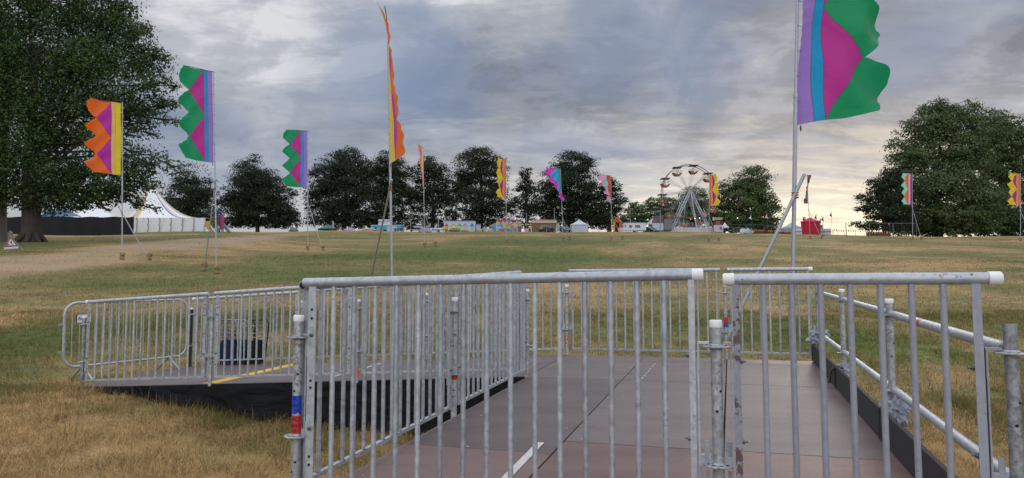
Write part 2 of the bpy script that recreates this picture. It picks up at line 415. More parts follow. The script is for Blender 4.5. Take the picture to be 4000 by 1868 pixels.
# ------------------------------------------------------------------ deck frame: q runs up the deck, v across it
X0, Y0, ZD, PSI, SL, WS = -1.1012, 3.6756, -1.0726, .2985, .0331, .0576
QA, QB, QC, HP = 2.163, 4.300, 6.289, .946
U = Vector((math.sin(PSI), math.cos(PSI), 0)); V = Vector((math.cos(PSI), -math.sin(PSI), 0))
def deck(q, v, h=0.0):
    p = Vector((X0, Y0, ZD)) + U * q + V * v
    p.z = ZD + SL * q + (WS * v if v < 0 else 0) + h
    return p
def on_deck(x, y, pad=.02):
    dx, dy = x - X0, y - Y0
    q = dx * U.x + dy * U.y; v = dx * V.x + dy * V.y
    return ((v > -pad) & (v < 3.22 + pad) & (q < QC + .03 + pad)) | ((v < 0) & (v > -6.42 - pad) & (q > QB - pad) & (q < QC + .03 + pad))

# ------------------------------------------------------------------ grass blades (nobody could count them)
def scatter(n, y0, y1, wide, power=1.0):
    y = y0 + (y1 - y0) * rng.random(n) ** power
    x = (rng.random(n) * 2 - 1) * (y * wide + 1.5)
    return x, y
def blades(n, y0, y1, h0, h1, wd, flat, power=1.0, wide=.80):
    x, y = scatter(n, y0, y1, wide, power)
    k = ~on_deck(x, y); x, y = x[k], y[k]
    k = rng.random(len(x)) > .9 * track_mask(x, y); x, y = x[k], y[k]
    cl = .0 + 1.1 * vnoise(x, y, 3.1, 11) + .6 * vnoise(x, y, 1.1, 12)
    k = rng.random(len(x)) < cl; x, y, cl = x[k], y[k], cl[k]
    n = len(x); g = turf(x, y)
    h = (h0 + (h1 - h0) * rng.random(n) ** 2.2) * (.55 + .5 * cl)
    lay = np.clip(rng.normal(.9, .38, n) * flat * (1.15 - .4 * g), .1, 1.5)      # lean from upright
    az = rng.random(n) * 2 * np.pi; az2 = rng.random(n) * np.pi
    z = ground(x, y); h = h * (.5 + 1.0 * vnoise(x, y, 5.3, 13))
    hx = np.cos(az); hy = np.sin(az)
    wx = np.cos(az2) * wd * (.6 + .8 * rng.random(n)); wy = np.sin(az2) * wd
    base = np.stack([x, y, z - .004], -1)
    mid = base + np.stack([hx * np.sin(lay * .55) * h * .55, hy * np.sin(lay * .55) * h * .55, np.cos(lay * .55) * h * .55], -1)
    tip = mid + np.stack([hx * np.sin(lay * 1.25) * h * .5, hy * np.sin(lay * 1.25) * h * .5, np.cos(lay * 1.25) * h * .5], -1)
    wv = np.stack([wx, wy, np.zeros(n)], -1)
    Vv = np.stack([base - wv, base + wv, mid + wv * .8, tip, mid - wv * .8], 1).reshape(-1, 3)
    fq = ((np.arange(n) * 5)[:, None, None] + np.array([[0, 1, 2], [0, 2, 4], [4, 2, 3]])[None]).reshape(-1, 3)
    return Vv, fq, np.repeat(g, 5)
parts = [blades(430000, 3.4, 9.8, .04, .20, .0022, 1.35), blades(220000, 9.0, 18, .04, .13, .0034, 1.05), blades(150000, 16, 42, .04, .12, .0065, 1.1, 1.0, .9), blades(110000, 38, 120, .03, .09, .014, 1.1, 1.0, .9)]
Vg = np.concatenate([p[0] for p in parts]); off = np.cumsum([0] + [len(p[0]) for p in parts[:-1]])
Fg = np.concatenate([p[1] + o for p, o in zip(parts, off)]); Ag = np.concatenate([p[2] for p in parts])
tag(link('grass', np_mesh('grass', Vg, Fg, grass_nodes(True), [('turf', Ag)])), 'dry straw coloured grass growing all over the sloping field', 'grass', kind='stuff')
# taller stalks along the foot of the skirt

# ------------------------------------------------------------------ platform
STEEL = galv('galvanised_steel', (.24, .255, .27), (.56, .58, .595), 0, .5, .55)
STEEL_POST = galv('weathered_steel_tube', (.17, .178, .18), (.58, .585, .58), -.02, .52, .5)
STEEL_RAIL = galv('galvanised_handrail', (.30, .32, .34), (.56, .585, .61), 0, .46, .6)
STEEL_RUST = galv('scuffed_grey_steel', (.24, .245, .275), (.345, .35, .385), .0, .55, .15)
STEEL_STAIN = galv('rust_stained_grey_steel', (.22, .225, .25), (.345, .35, .385), .15, .55, .15)
WHITE_CAP = mat('white_plastic_cap', (.78, .77, .73), .45, var=.06)
DARK = mat('dark_hole', (.012, .012, .013), .9)
BOLT = mat('zinc_bolt', (.16, .165, .17), .45, .6)
BLACKSTEEL = mat('blackened_steel_tube', (.028, .034, .030), .6, .3)
ORANGE_STK = mat('orange_sticker', (.85, .10, .035), .5)
BLUE_STK = mat('blue_sticker', (.018, .05, .42), .45, var=.2)
RED_STK = mat('red_sticker', (.52, .022, .028), .45, var=.2)
INK = mat('black_ink', (.008, .008, .01), .6)
YELLOW = mat('yellow_edge_tape', (.66, .42, .035), .6, var=.18, scale=14)
WHITE_TAPE = mat('white_tape', (.52, .50, .46), .7, var=.25, scale=18)

def deck_mat(name, c0, c1, seed):
    global nt
    m = bpy.data.materials.new(name); m.use_nodes = True; nt = m.node_tree; p = nt.nodes['Principled BSDF']
    t = N('ShaderNodeNewGeometry'); oi = N('ShaderNodeObjectInfo')
    mp = N('ShaderNodeMapping'); mp.inputs['Rotation'].default_value = (0, 0, PSI); mp.inputs['Scale'].default_value = (.55, 2.2, 1); L(t.outputs['Position'], mp.inputs[0])
    a = NOISE(mp.outputs[0], 1.6, 6, .62, .4); b = NOISE(t.outputs['Position'], 46, 4, .7)
    f = MATH('ADD', MATH('MULTIPLY', a, .75), MATH('MULTIPLY', b, .12))
    f = MATH('ADD', f, MATH('MULTIPLY', oi.outputs['Random'], .22))
    c = RAMP(f, [(.36, c0), (.72, c1)], 'LINEAR')
    sc = NOISE(mp.outputs[0], 9, 5, .75, 1.2)
    c = MIX(RAMP(sc, [(.63, (0, 0, 0)), (.72, (.4, .4, .4))]), c, (.27, .24, .23))
    st = NOISE(t.outputs['Position'], 3.1, 4, .7)
    c = MIX(RAMP(st, [(.60, (0, 0, 0)), (.70, (.35, .35, .35))]), c, (.05, .042, .042))
    L(c, p.inputs['Base Color']); L(MATH('ADD', MATH('MULTIPLY', b, .3), .38), p.inputs['Roughness']); p.inputs['Specular IOR Level'].default_value = .35
    bp = N('ShaderNodeBump'); bp.inputs['Strength'].default_value = .25; bp.inputs['Distance'].default_value = .003; L(b, bp.inputs['Height']); L(bp.outputs[0], p.inputs['Normal'])
    return m
DECK_RED = deck_mat('worn_red_brown_deck_ply', (.114, .064, .054), (.190, .118, .103), 1)
DECK_GREY = deck_mat('worn_grey_deck_ply', (.092, .069, .064), (.158, .124, .115), 2)
def cloth_black():
    global nt
    m = bpy.data.materials.new('black_skirt_cloth'); m.use_nodes = True; nt = m.node_tree; p = nt.nodes['Principled BSDF']
    t = N('ShaderNodeTexCoord'); mp = N('ShaderNodeMapping'); mp.inputs['Scale'].default_value = (1, 1, 3); mp.inputs['Rotation'].default_value = (0, .35, 0); L(t.outputs['Object'], mp.inputs[0])
    a = NOISE(mp.outputs[0], 1.4, 4, .5, 1.0)
    p.inputs['Base Color'].default_value = (.012, .0125, .014, 1); p.inputs['Roughness'].default_value = .85; p.inputs['Specular IOR Level'].default_value = .1
    b = N('ShaderNodeBump'); b.inputs['Strength'].default_value = .6; b.inputs['Distance'].default_value = .2; L(a, b.inputs['Height']); L(b.outputs[0], p.inputs['Normal'])
    return m
SKIRT = cloth_black()

plat = thing('viewing_platform', 'brown plywood viewing platform with a side ramp and black cloth skirt', 'platform', deck(0, 0))
O = Vector(plat.location)
def deckbox(q0, q1, v0, v1, top, th):
    c = [deck(q, v, top) - O for q, v in ((q0, v0), (q1, v0), (q1, v1), (q0, v1))]
    b = MB(); b.add(c + [p - Vector((0, 0, th)) for p in c], [(0, 1, 2, 3), (7, 6, 5, 4), (0, 4, 5, 1), (1, 5, 6, 2), (2, 6, 7, 3), (3, 7, 4, 0)]); return b
g_ = .0055
cols = [(0.0, 1.03, [-4.2, -2.9, -.82, 1.25, QB]), (1.03, 2.07, [-4.2, -2.5, -.47, 1.60, QB]), (2.07, 3.18, [-4.2, -2.5, -.44, 1.63, QB])]
for v0, v1, qs in cols:
    for q0, q1 in zip(qs[:-1], qs[1:]):
        deckbox(q0 + g_, q1 - g_, v0 + g_, v1 - g_, random.uniform(-.002, .001), .045).build('deck_board', DECK_RED if q1 < 1.7 else DECK_GREY, plat, bevel=.003)
for v0, v1 in ((0, 1.03), (1.03, 2.07), (2.07, 3.18)):
    deckbox(QB + g_, QC, v0 + g_, v1 - g_, random.uniform(-.002, .001), .045).build('deck_board', DECK_GREY, plat, bevel=.003)
for v0, v1 in ((-2.07, 0), (-4.14, -2.07), (-6.36, -4.14)):
    for q0, q1 in ((QB, (QB + QC) / 2), ((QB + QC) / 2, QC)):
        deckbox(q0 + g_ / 2, q1 - g_ / 2, v0 + g_, v1 - g_, 0, .045).build('deck_board', DECK_GREY, plat, bevel=.003)
deckbox(-4.2, QC - .01, .02, 3.16, -.05, .004).build('gap_shade_sheet', DARK, plat); deckbox(QB + .02, QC - .01, -6.3, -.01, -.05, .004).build('gap_shade_sheet', DARK, plat)  # black sheets added below the boards, standing in for shade in the gaps
b = MB()
for q in [i * .5 - 4 for i in range(1, 21)]:
    pass
for v in (.06, 1.05, 2.07, 3.1):
    c0, c1 = deck(-4.1, v, -.12) - O, deck(QC - .05, v, -.12) - O
    b.tube([c0, c1], .05, 6)
b.split('deck_bearer', BOLT, plat)
deckbox(QB + .02, QC - .02, -4.28, -4.05, .004, .003).build('edge_stripe', YELLOW, plat)
deckbox(QB + .02, QC - .02, -6.40, -6.365, .004, .030).build('edge_stripe', mat('dull_yellow_tape', (.34, .24, .06), .7), plat)
deckbox(QB + .35, QC - .30, -2.62, -2.57, .004, .003).build('tape_line', WHITE_TAPE, plat)
b = MB()                                                     # worn white tape on the near boards
def decal_strip(p0, p1, wd, m, name):
    a, c = p0 - O, p1 - O; d = (c - a); n = Vector((-d.y, d.x, 0)).normalized() * wd / 2; seg = 26
    vs, fs = [], []
    for i in range(seg + 1):
        t = i / seg; e = 1 + .14 * noise.noise(Vector((t * 9, 3.3, 0))); e2 = 1 + .14 * noise.noise(Vector((t * 11, 7.3, 0)))
        vs += [a + d * t + n * e, a + d * t - n * e2]
    fs = [(2 * i, 2 * i + 1, 2 * i + 3, 2 * i + 2) for i in range(seg)]
    return MB().add(vs, fs).build(name, m, plat)
def deck_hit(px, py, h=.004):
    a = (px - 2000) / F; b_ = (934 - py) / F
    d = Vector((a, CP - b_ * SP, SP + b_ * CP)); n = U.cross(V) ;
    p0 = deck(0, 0, h); e1 = deck(1, 0, h) - p0; e2 = deck(0, 1, h) - p0; n = e1.cross(e2)
    t = p0.dot(n) / d.dot(n); return d * t
decal_strip(deck_hit(1975, 1868), deck_hit(2112, 1728), .052, WHITE_TAPE, 'tape_line')
decal_strip(deck_hit(1850, 2010), deck_hit(1968, 1878), .052, WHITE_TAPE, 'tape_line')
for k in range(7):
    a = Vector((2560 - k * 8, 1420 + k * 9)); decal_strip(deck_hit(a.x, a.y), deck_hit(a.x - 5, a.y + 5), .012, WHITE_TAPE, 'tape_mark')
# litter of splinters and paint flakes
for k in range(26):
    q, v = random.uniform(-1.5, 6.1), random.uniform(.1, 3.0); p = deck(q, v, .006) - O; s = random.uniform(.004, .014); a = random.random() * 6
    MB().box(p, (s * random.uniform(.6, 2.2), s, .003), Matrix.Rotation(a, 3, 'Z')).build('paint_fleck', WHITE_TAPE, plat)
# skirt: hangs off the front edge of the side ramp
vs, fs = [], []; nsg = 90; nh = 8
for i in range(nsg + 1):
    v = -6.30 + 6.34 * i / nsg
    top = deck(QB - .012, v, -.006)
    zb = gz(top.x, top.y) - .02
    for j in range(nh + 1):
        t = j / nh
        wv = (.035 * math.sin(v * 5.1) + .022 * math.sin(v * 11.3 + 1) + .02 * noise.noise(Vector((v * 2, t * 2, 0)))) * t
        p = top - U * (wv + .02 * t); p.z = top.z + (min(zb, top.z - .01) - top.z) * t
        vs.append(p - O)
fs = [(i * (nh + 1) + j, (i + 1) * (nh + 1) + j, (i + 1) * (nh + 1) + j + 1, i * (nh + 1) + j + 1) for i in range(nsg) for j in range(nh)]
MB().add(vs, fs, 0, True).build('skirt', SKIRT, plat)
# stalks of taller grass at the skirt's foot and round the posts
def stalks(n, fn, h0, h1, wd):
    Vs, Fs, As = [], [], []
    for i in range(n):
        x, y = fn(); z = gz(x, y); h = random.uniform(h0, h1); a = random.random() * 6.28; l = random.uniform(.05, .5)
        bx = Vector((x, y, z)); d = Vector((math.cos(a), math.sin(a), 0)); wv = Vector((-math.sin(a + .6), math.cos(a + .6), 0)) * wd
        mid = bx + Vector((0, 0, h * .6)) + d * h * l * .3; tip = bx + Vector((0, 0, h * (1 - l * .3))) + d * h * l
        o = len(Vs); Vs += [bx - wv, bx + wv, mid + wv * .8, tip, mid - wv * .8]; Fs += [[o, o + 1, o + 2], [o, o + 2, o + 4], [o + 4, o + 2, o + 3]]; As += [random.uniform(.05, .75)] * 5
    return np.array([tuple(v) for v in Vs]), np.array(Fs), np.array(As)
def foot_skirt():
    v = random.uniform(-6.3, -.3); p = deck(QB, v) - U * abs(random.gauss(.05, .16)); return p.x, p.y
def foot_side():
    q = random.uniform(-.5, QB); p = deck(q, 0) - V * abs(random.gauss(.03, .25)); return p.x, p.y
S = [stalks(420, foot_skirt, .05, .24, .0018), stalks(500, foot_side, .08, .28, .0018)]
Vg = np.concatenate([p[0] for p in S]); off = np.cumsum([0] + [len(p[0]) for p in S[:-1]])
tag(link('grass_stalks', np_mesh('grass_stalks', Vg, np.concatenate([p[1] + o for p, o in zip(S, off)]), bpy.data.materials['grass_blades'], [('turf', np.concatenate([p[2] for p in S]))])),
    'tall seeding grass stalks along the foot of the black skirt', 'grass', kind='stuff')

# ------------------------------------------------------------------ scaffold posts
def rosette_mesh():
    b = MB(); b.lathe([(.0245, -.0045), (.058, -.0045), (.0615, -.002), (.0615, .002), (.058, .0045), (.0245, .0045)], seg=20, smooth=False)
    b.lathe([(.0246, -.012), (.031, -.004), (.031, .004), (.0246, .012)], seg=16)
    for k in range(8):
        a = math.pi / 4 * k; r = .043 ; b.lathe([(.0001, .0052), (.0085 if k % 2 else .0065, .0052), (.0085 if k % 2 else .0065, .0054), (.0001, .0054)], (r * math.cos(a), r * math.sin(a), 0), 8, 1)
    return b
ros_proto = None
def post(p, label, depth, cap=True, m=STEEL_POST, ros=(HP - .113, HP - .613), name='scaffold_post', top=HP, group='scaffold posts of the viewing platform'):
    """upright at deck point p, reaching depth metres below the deck"""
    global ros_proto
    t = thing(name, label, 'scaffold post', p, 0, group)
    b = MB(); b.tube([(0, 0, -depth), (0, 0, top - (.02 if cap else 0))], .02415, 18)
    for k, (zz, an) in enumerate(((top - .30, -1.2), (top - .385, -1.9), (top - .74, -1.4), (top - .79, -2.2))):
        d = Vector((math.cos(an), math.sin(an), 0)); pp = d * .0236 + Vector((0, 0, zz))
        b.tube([pp, pp + d * .0012], .0062, 8, 1)
    if not cap: b.tube([(0, 0, top), (0, 0, top + .0005)], .02, 12, 1)
    b.build('tube', [m, DARK], t)
    for z in ros:
        if ros_proto is None: r_ = ros_proto = rosette_mesh().build('rosette', [STEEL_POST, DARK], t, (0, 0, z))
        else: r_ = link('rosette', ros_proto.data, t, (0, 0, z))
    if cap: MB().lathe([(.0262, -.032), (.027, -.030), (.027, -.004), (.0235, 0), (.001, 0)], (0, 0, top), 20).build('end_cap', WHITE_CAP, t)
    return t
def sticker(t, z0, z1, m, r=.0247, a0=-2.9, a1=.1, name='sticker', torn=False):
    b = MB(); n = 18; vs = []
    for i in range(n + 1):
        a = a0 + (a1 - a0) * i / n
        zb = z0 + (max(0, .026 * math.sin((i / n) * 7.5 + 2.2)) if torn and i < n * .62 else .001 * math.sin(i * 2.1))
        for z in (zb, z1): vs.append((r * math.cos(a), r * math.sin(a), z))
    b.add(vs, [(2 * i, 2 * i + 2, 2 * i + 3, 2 * i + 1) for i in range(n)], 0, True); return b.build(name, m, t)
def gdepth(p): return max(p.z - gz(p.x, p.y), .05) + .03
def rim(p): return gdepth(p)
pl = post(deck(0, 0), 'grey post with blue and red stickers at the near left corner of the platform', rim(deck(0, 0)))
zs = HP - .613
sticker(pl, zs + .112, zs + .205, BLUE_STK, torn=True); sticker(pl, zs + .014, zs + .105, RED_STK)
for body, size, z, dx in (('PL', .03, zs + .186, .004), ('ARC', .024, zs + .155, .006), ('DE', .02, zs + .130, .012), ('PO', .03, zs + .084, .009), ('MAG', .025, zs + .054, .003), ('TEL', .02, zs + .028, .002)):
    tx = text_part('lettering', body, size, INK, pl, (0, 0, z), (math.pi / 2, 0, -.02 + dx / .025), wrap=.0252, bold=.0006)
    tx.rotation_euler = (math.pi / 2, 0, -.25 + dx / .025)
post(deck(0, 2.07), 'white capped grey post between the two nearest barrier panels', rim(deck(0, 2.07)))
post(deck(0, 3.16), 'thick uncapped post cut off by the right edge of the photo', rim(deck(0, 3.16)), cap=False, top=HP)
pm = post(deck(QA, 0), 'grey post with a scrap of red tape halfway along the left side of the deck', .03)
sticker(pm, .29, .325, RED_STK)
post(deck(QB, 0), 'grey post at the inner corner where the side ramp leaves the deck', .03)
pf = post(deck(QB, -2.07), 'grey post with an orange sticker near its foot, front edge of the ramp', .03)
sticker(pf, .03, .13, ORANGE_STK, a0=-2.0, a1=-.6)
post(deck(QB, -4.14), 'uncapped grey post at the yellow stripe, front edge of the ramp', .03, cap=False, top=HP + .05)
post(deck(QB, -6.21), 'white capped grey post standing in straw at the ramp foot', rim(deck(QB, -6.21)))
t = post(deck(QC, 0), 'white capped post with one orange sticker at the far deck edge', rim(deck(QC, 0)))
sticker(t, .19, .262, ORANGE_STK, a0=-2.7, a1=-.9); 
for z in (.205, .215, .225, .235, .245): sticker(t, z, z + .003, WHITE_CAP, .0251, -2.3, -1.5 - (z * 40) % .5, 'sticker_print')
t = post(deck(QC, 2.07), 'far edge post with red and blue bands and an orange sticker', rim(deck(QC, 2.07)))
sticker(t, .40, .455, BLUE_STK, a0=-3.1, a1=-.1); sticker(t, .455, .525, RED_STK, a0=-3.1, a1=-.1); sticker(t, .12, .20, ORANGE_STK, a0=-2.8, a1=-.4)
for z in (.14, .15, .16, .17): sticker(t, z, z + .003, INK, .0251, -1.9, -1.3, 'sticker_print')
pc = post(deck(QC, 3.16), 'post wrapped in grey plastic at the far right corner of the deck', rim(deck(QC, 3.16)), cap=False, top=HP - .02)
post(deck(QC, -2.07), 'post in the back row of the side ramp, the one nearest the deck', rim(deck(QC, -2.07)))
post(deck(QC, -4.14), 'post in the back row of the side ramp, level with the yellow stripe', rim(deck(QC, -4.14)))
post(deck(QC, -6.21), 'blackened white capped post at the back of the ramp foot', rim(deck(QC, -6.21)) + .1, m=BLACKSTEEL)
h1 = post(deck(QA, 3.16), 'nearer right handrail post with crumpled plastic round its foot', rim(deck(QA, 3.16)))
h2 = post(deck(QB, 3.16), 'farther right handrail post with a dark strap round its foot', rim(deck(QB, 3.16)))
WRAP = mat('grey_plastic_wrap', (.30, .33, .37), .3, var=.3, scale=16, bump=.9, bscale=34, spec=.6)
STRAP = mat('dark_strap', (.045, .04, .035), .8)
MB().blob((0.015, 0, .20), (.17, .17, .22), 3, .7, 2.6, 26, 18, smooth=False).build('plastic_wrap', WRAP, h1)
MB().blob((0.0, 0, .16), (.13, .13, .16), 5, .7, 2.6, 22, 14, smooth=False).build('plastic_wrap', WRAP, h2)
MB().blob((-.02, 0, .30), (.22, .18, .17), 8, .7, 2.6, 24, 14, smooth=False).build('plastic_wrap', WRAP, pc)
b = MB(); b.tube([(-.16, -.02, .05), (-.14, -.02, .17), (-.08, -.01, .20), (0, -.03, .17)], .014, 6); b.build('strap', STRAP, h2)

# ------------------------------------------------------------------ barrier panels
BAR_R = .0125
def panel(a, c, label, nbars=15, caps=(False, True), m=STEEL, rm=None, top=1.13, low=.085, l_in=.085, r_in=.105, rail_l=.03, rail_r=-.06, group='galvanised barrier panels round the platform', name='barrier_panel', tops=None, bolts=True, sw=(.044, .044)):
    """panel between the posts at deck points a and c; uprights stay plumb while the rails follow the slope"""
    d = c - a; ln = math.hypot(d.x, d.y); sl = d.z / ln
    t = thing(name, label, 'barrier', a, math.atan2(d.y, d.x), group)
    rm = rm or m
    t0, t1 = tops or (top, top)
    zt = lambda x: t0 + (t1 - t0) * x / ln + sl * x
    zl = lambda x: low + sl * x
    x0, x1 = rail_l, ln + rail_r
    MB().tube([(x0, 0, zt(x0)), (x1, 0, zt(x1))], .02415, 16).build('top_rail', rm, t)
    if not caps[0]: MB().tube([(x0 - .0008, 0, zt(x0)), (x0, 0, zt(x0))], .020, 12).build('rail_bore', DARK, t)
    for k, x, s in ((0, x0, -1), (1, x1, 1)):
        if caps[k]: MB().tube([(x - s * .035, 0, zt(x)), (x + s * .006, 0, zt(x)), (x + s * .012, 0, zt(x))], [.0268, .0268, .022], 16).build('end_cap', WHITE_CAP, t)
    xl, xr = l_in, ln - r_in
    b = MB(); ang = math.atan(sl); rot = Matrix.Rotation(-ang, 3, 'Y')
    b.box(((xl + xr) / 2, 0, (zl(xl) + zl(xr)) / 2), ((xr - xl + .03) / math.cos(ang), .03, .022), rot); b.build('bottom_rail', m, t)
    for x, s, wd in ((xl, 1, sw[0]), (xr, -1, sw[1])):
        z0, z1 = zl(x) - .008, zt(x) - .018
        b = MB(); b.box((x, -.010, (z0 + z1) / 2), (wd, .005, z1 - z0)); b.box((x - s * (wd / 2 - .0015), .0075, (z0 + z1) / 2), (.004, .031, z1 - z0 - .004))
        for zz in () if wd < .04 else (z1 - .12, z1 - .165, z1 - .48, z1 - .515, z0 + .12, z0 + .16): b.tube([(x, -.0126, zz), (x, -.0132, zz)], .0075, 9, 1)
        st = b.build('stile', [STEEL_STAIN if m is STEEL_RUST and s > 0 else m, DARK], t)
        if bolts:
            for zz in (z1 - .33, z0 + .36) if wd < .04 else (): MB().tube([(x - s * -.012, .008, zz), (x + s * .024, .008, zz), (x + s * .0241, .008, zz), (x + s * .036, .008, zz)], [.0115, .0115, .0055, .0055], 6, smooth=False).build('bolt', BOLT, st)
            for zz in (z1 - .25, z0 + .30) if wd >= .04 else (): MB().tube([(x, -.0125, zz), (x, -.021, zz), (x, -.0211, zz), (x, -.032, zz)], [.0105, .0105, .0052, .0052], 6, smooth=False).build('bolt', BOLT, st)
        # hooks that grip the rosettes of the post
        px = 0 if s > 0 else ln; pz = sl * px
        for zz, hh in ((HP - .113, .012), (HP - .613, .07)):
            b = MB(); zc = pz + zz
            xa, xb = (px + s * .03, x - s * .022)
            b.box(((xa + xb) / 2, .012, zc + .014), (abs(xb - xa), .034, .010 if hh < .02 else .05))
            b.box((x - s * .026, .012, zc - .05 if hh < .02 else zc), (.007, .038, .16 if hh > .02 else .10))
            if hh > .02:
                b.box((px + s * .045, .012, zc + .055), (.022, .006, .085)); b.box((px + s * .045, .012, zc - .045), (.014, .006, .04))
            b.build('post_hook', m, t)
        b = MB(); 
        if wd >= .04: b.box((x - s * .040, .022, sl * px + HP - .44), (.032, .005, .86))
        b.box((x - s * (wd / 2 + .011), .012, sl * px + HP - .36), (.006, .04, .52)); b.build('hook_plate', m, t)
    first = None
    for k in range(nbars):
        x = xl + (xr - xl) * (k + 1) / (nbars + 1)
        if first is None:
            bh = zt(x) - zl(x) - .03
            bm_ = MB(); bm_.tube([(0, 0, 0), (0, 0, bh)], BAR_R, 10); bm_.box((0, 0, .002), (.028, .02, .006), None, 1); first = bm_.build('bar', [m, DARK], t, (x, 0, zl(x) + .008))
        else:
            o = link('bar', first.data, t, (x, 0, zl(x) + .008))
            o.scale.z = (zt(x) - zl(x) - .03) / bh
            o.rotation_euler.z = random.random() * 6
    return t
panel(deck(0, 0), deck(0, 2.07), 'widest nearest barrier panel across the deck with a white cap on its right end', 15, (False, True), rm=STEEL_RAIL, tops=(1.112, 1.142), r_in=.10, sw=(.044, .026))
panel(deck(0, 2.07), deck(0, 3.16), 'short near barrier panel with rusty scuffs and white caps on both rail ends', 7, (True, True), m=STEEL_RUST, rm=galv('scuffed_handrail', (.30, .32, .34), (.50, .52, .54), .06, .45, .5), tops=(1.12, 1.12), rail_l=.045, rail_r=-.03, l_in=.085, r_in=.11, sw=(.028, .032))
panel(deck(0, 0), deck(QA, 0), 'barrier panel on the left side of the deck, its near half by the stickered post', 15, (False, False), top=1.098)
panel(deck(QA, 0), deck(QB, 0), 'barrier panel on the left side of the deck, ending at the inner ramp corner', 15, (False, False), top=1.098)
panel(deck(QC, 0), deck(QC, 2.07), 'long barrier panel across the far edge of the deck', 15, (False, False), sw=(.022, .022))
panel(deck(QC, 2.07), deck(QC, 3.16), 'short barrier panel across the far edge of the deck in front of the leaning brace', 7, (False, True), sw=(.022, .024))
panel(deck(QB, -2.07), deck(QB, 0), 'front barrier panel of the side ramp joining the deck corner', 15, (False, False))
panel(deck(QB, -4.14), deck(QB, -2.07), 'front barrier panel of the side ramp with the yellow stripe passing under it', 15, (False, False))
panel(deck(QB, -6.21), deck(QB, -4.14), 'front barrier panel at the foot of the side ramp with a white left rail end', 14, (True, False))
panel(deck(QC, -2.07), deck(QC, 0), 'back barrier panel of the side ramp nearest the deck', 15, (False, False), top=1.10)
panel(deck(QC, -4.14), deck(QC, -2.07), 'back barrier panel in the middle of the side ramp', 15, (False, False), top=1.09)
panel(deck(QC, -6.21), deck(QC, -4.14), 'back barrier panel at the ramp foot in front of the folded chairs', 15, (True, False), top=1.08)

# ------------------------------------------------------------------ handrails and kick boards on the right
def handrail(a, c, z, label, band=False):
    d = c - a; ln = d.length
    t = thing('handrail', label, 'handrail', a, 0, 'handrail tubes on the right side of the platform')
    dn = d.normalized(); up = Vector((0, 0, z))
    MB().tube([dn * .06 + up, d - dn * .06 + up], .02415, 16).build('tube', STEEL_RAIL, t)
    for s, p in ((1, up + dn * .03), (-1, up + d - dn * .03)):
        b = MB(); b.tube([p, p + dn * s * .05], [.020, .0255], 10); q = p + dn * s * .012; b.box(q + Vector((0, 0, .02)), (.02, .006, .085)); b.build('wedge_head', STEEL_POST, t)
    if band: MB().tube([dn * ln * .60 + up, dn * (ln * .60 + .05) + up], .0246, 14, caps=False).build('red_band', mat('red_tape', (.55, .05, .03), .5), t)
    return t
for k, (qa, qb, nm) in enumerate(((0, QA, 'nearest'), (QA, QB, 'middle'), (QB, QC, 'farthest'))):
    handrail(deck(qa, 3.16), deck(qb, 3.16), HP - .10, {'nearest': 'upper handrail tube with a red tape band, nearest bay on the right', 'middle': 'upper handrail tube in the middle bay on the right', 'farthest': 'upper handrail tube in the farthest bay on the right'}[nm], k == 0)
    handrail(deck(qa, 3.16), deck(qb, 3.16), HP - .60, f'lower handrail tube in the {nm} bay on the right side of the deck')
KICK = mat('black_ply_kickboard', (.030, .029, .030), .7, var=.35, scale=5, bump=.25)
for (qa, qb, lab) in ((-2.2, .05, 'black kick board nearest the viewer on the right edge of the deck'), (.07, 2.2, 'black kick board in the middle of the right deck edge'), (2.22, 4.3, 'black kick board past the middle of the right deck edge'), (4.32, 6.26, 'black kick board at the far end of the right deck edge')):
    a, c = deck(qa, 3.09), deck(qb, 3.09); d = c - a
    t = thing('kick_board', lab, 'kick board', a, 0, 'black kick boards along the right deck edge')
    n = V * .014
    b = MB(); hz = Vector((0, 0, .21)); lo = Vector((0, 0, .006))
    b.add([lo - n, d + lo - n, d + hz - n, hz - n, lo + n, d + lo + n, d + hz + n, hz + n], [(0, 1, 2, 3), (7, 6, 5, 4), (0, 4, 5, 1), (1, 5, 6, 2), (2, 6, 7, 3), (3, 7, 4, 0)])
    b.build('board', KICK, t, bevel=.004)
    b = MB(); e = d * .985 ; b.tube([e + lo - n * 1.15, e + hz - n * 1.15, e + hz + n * 1.15 + Vector((0, 0, .004)), e + lo + n * 1.2], .009, 5); b.build('strap', STRAP, t)

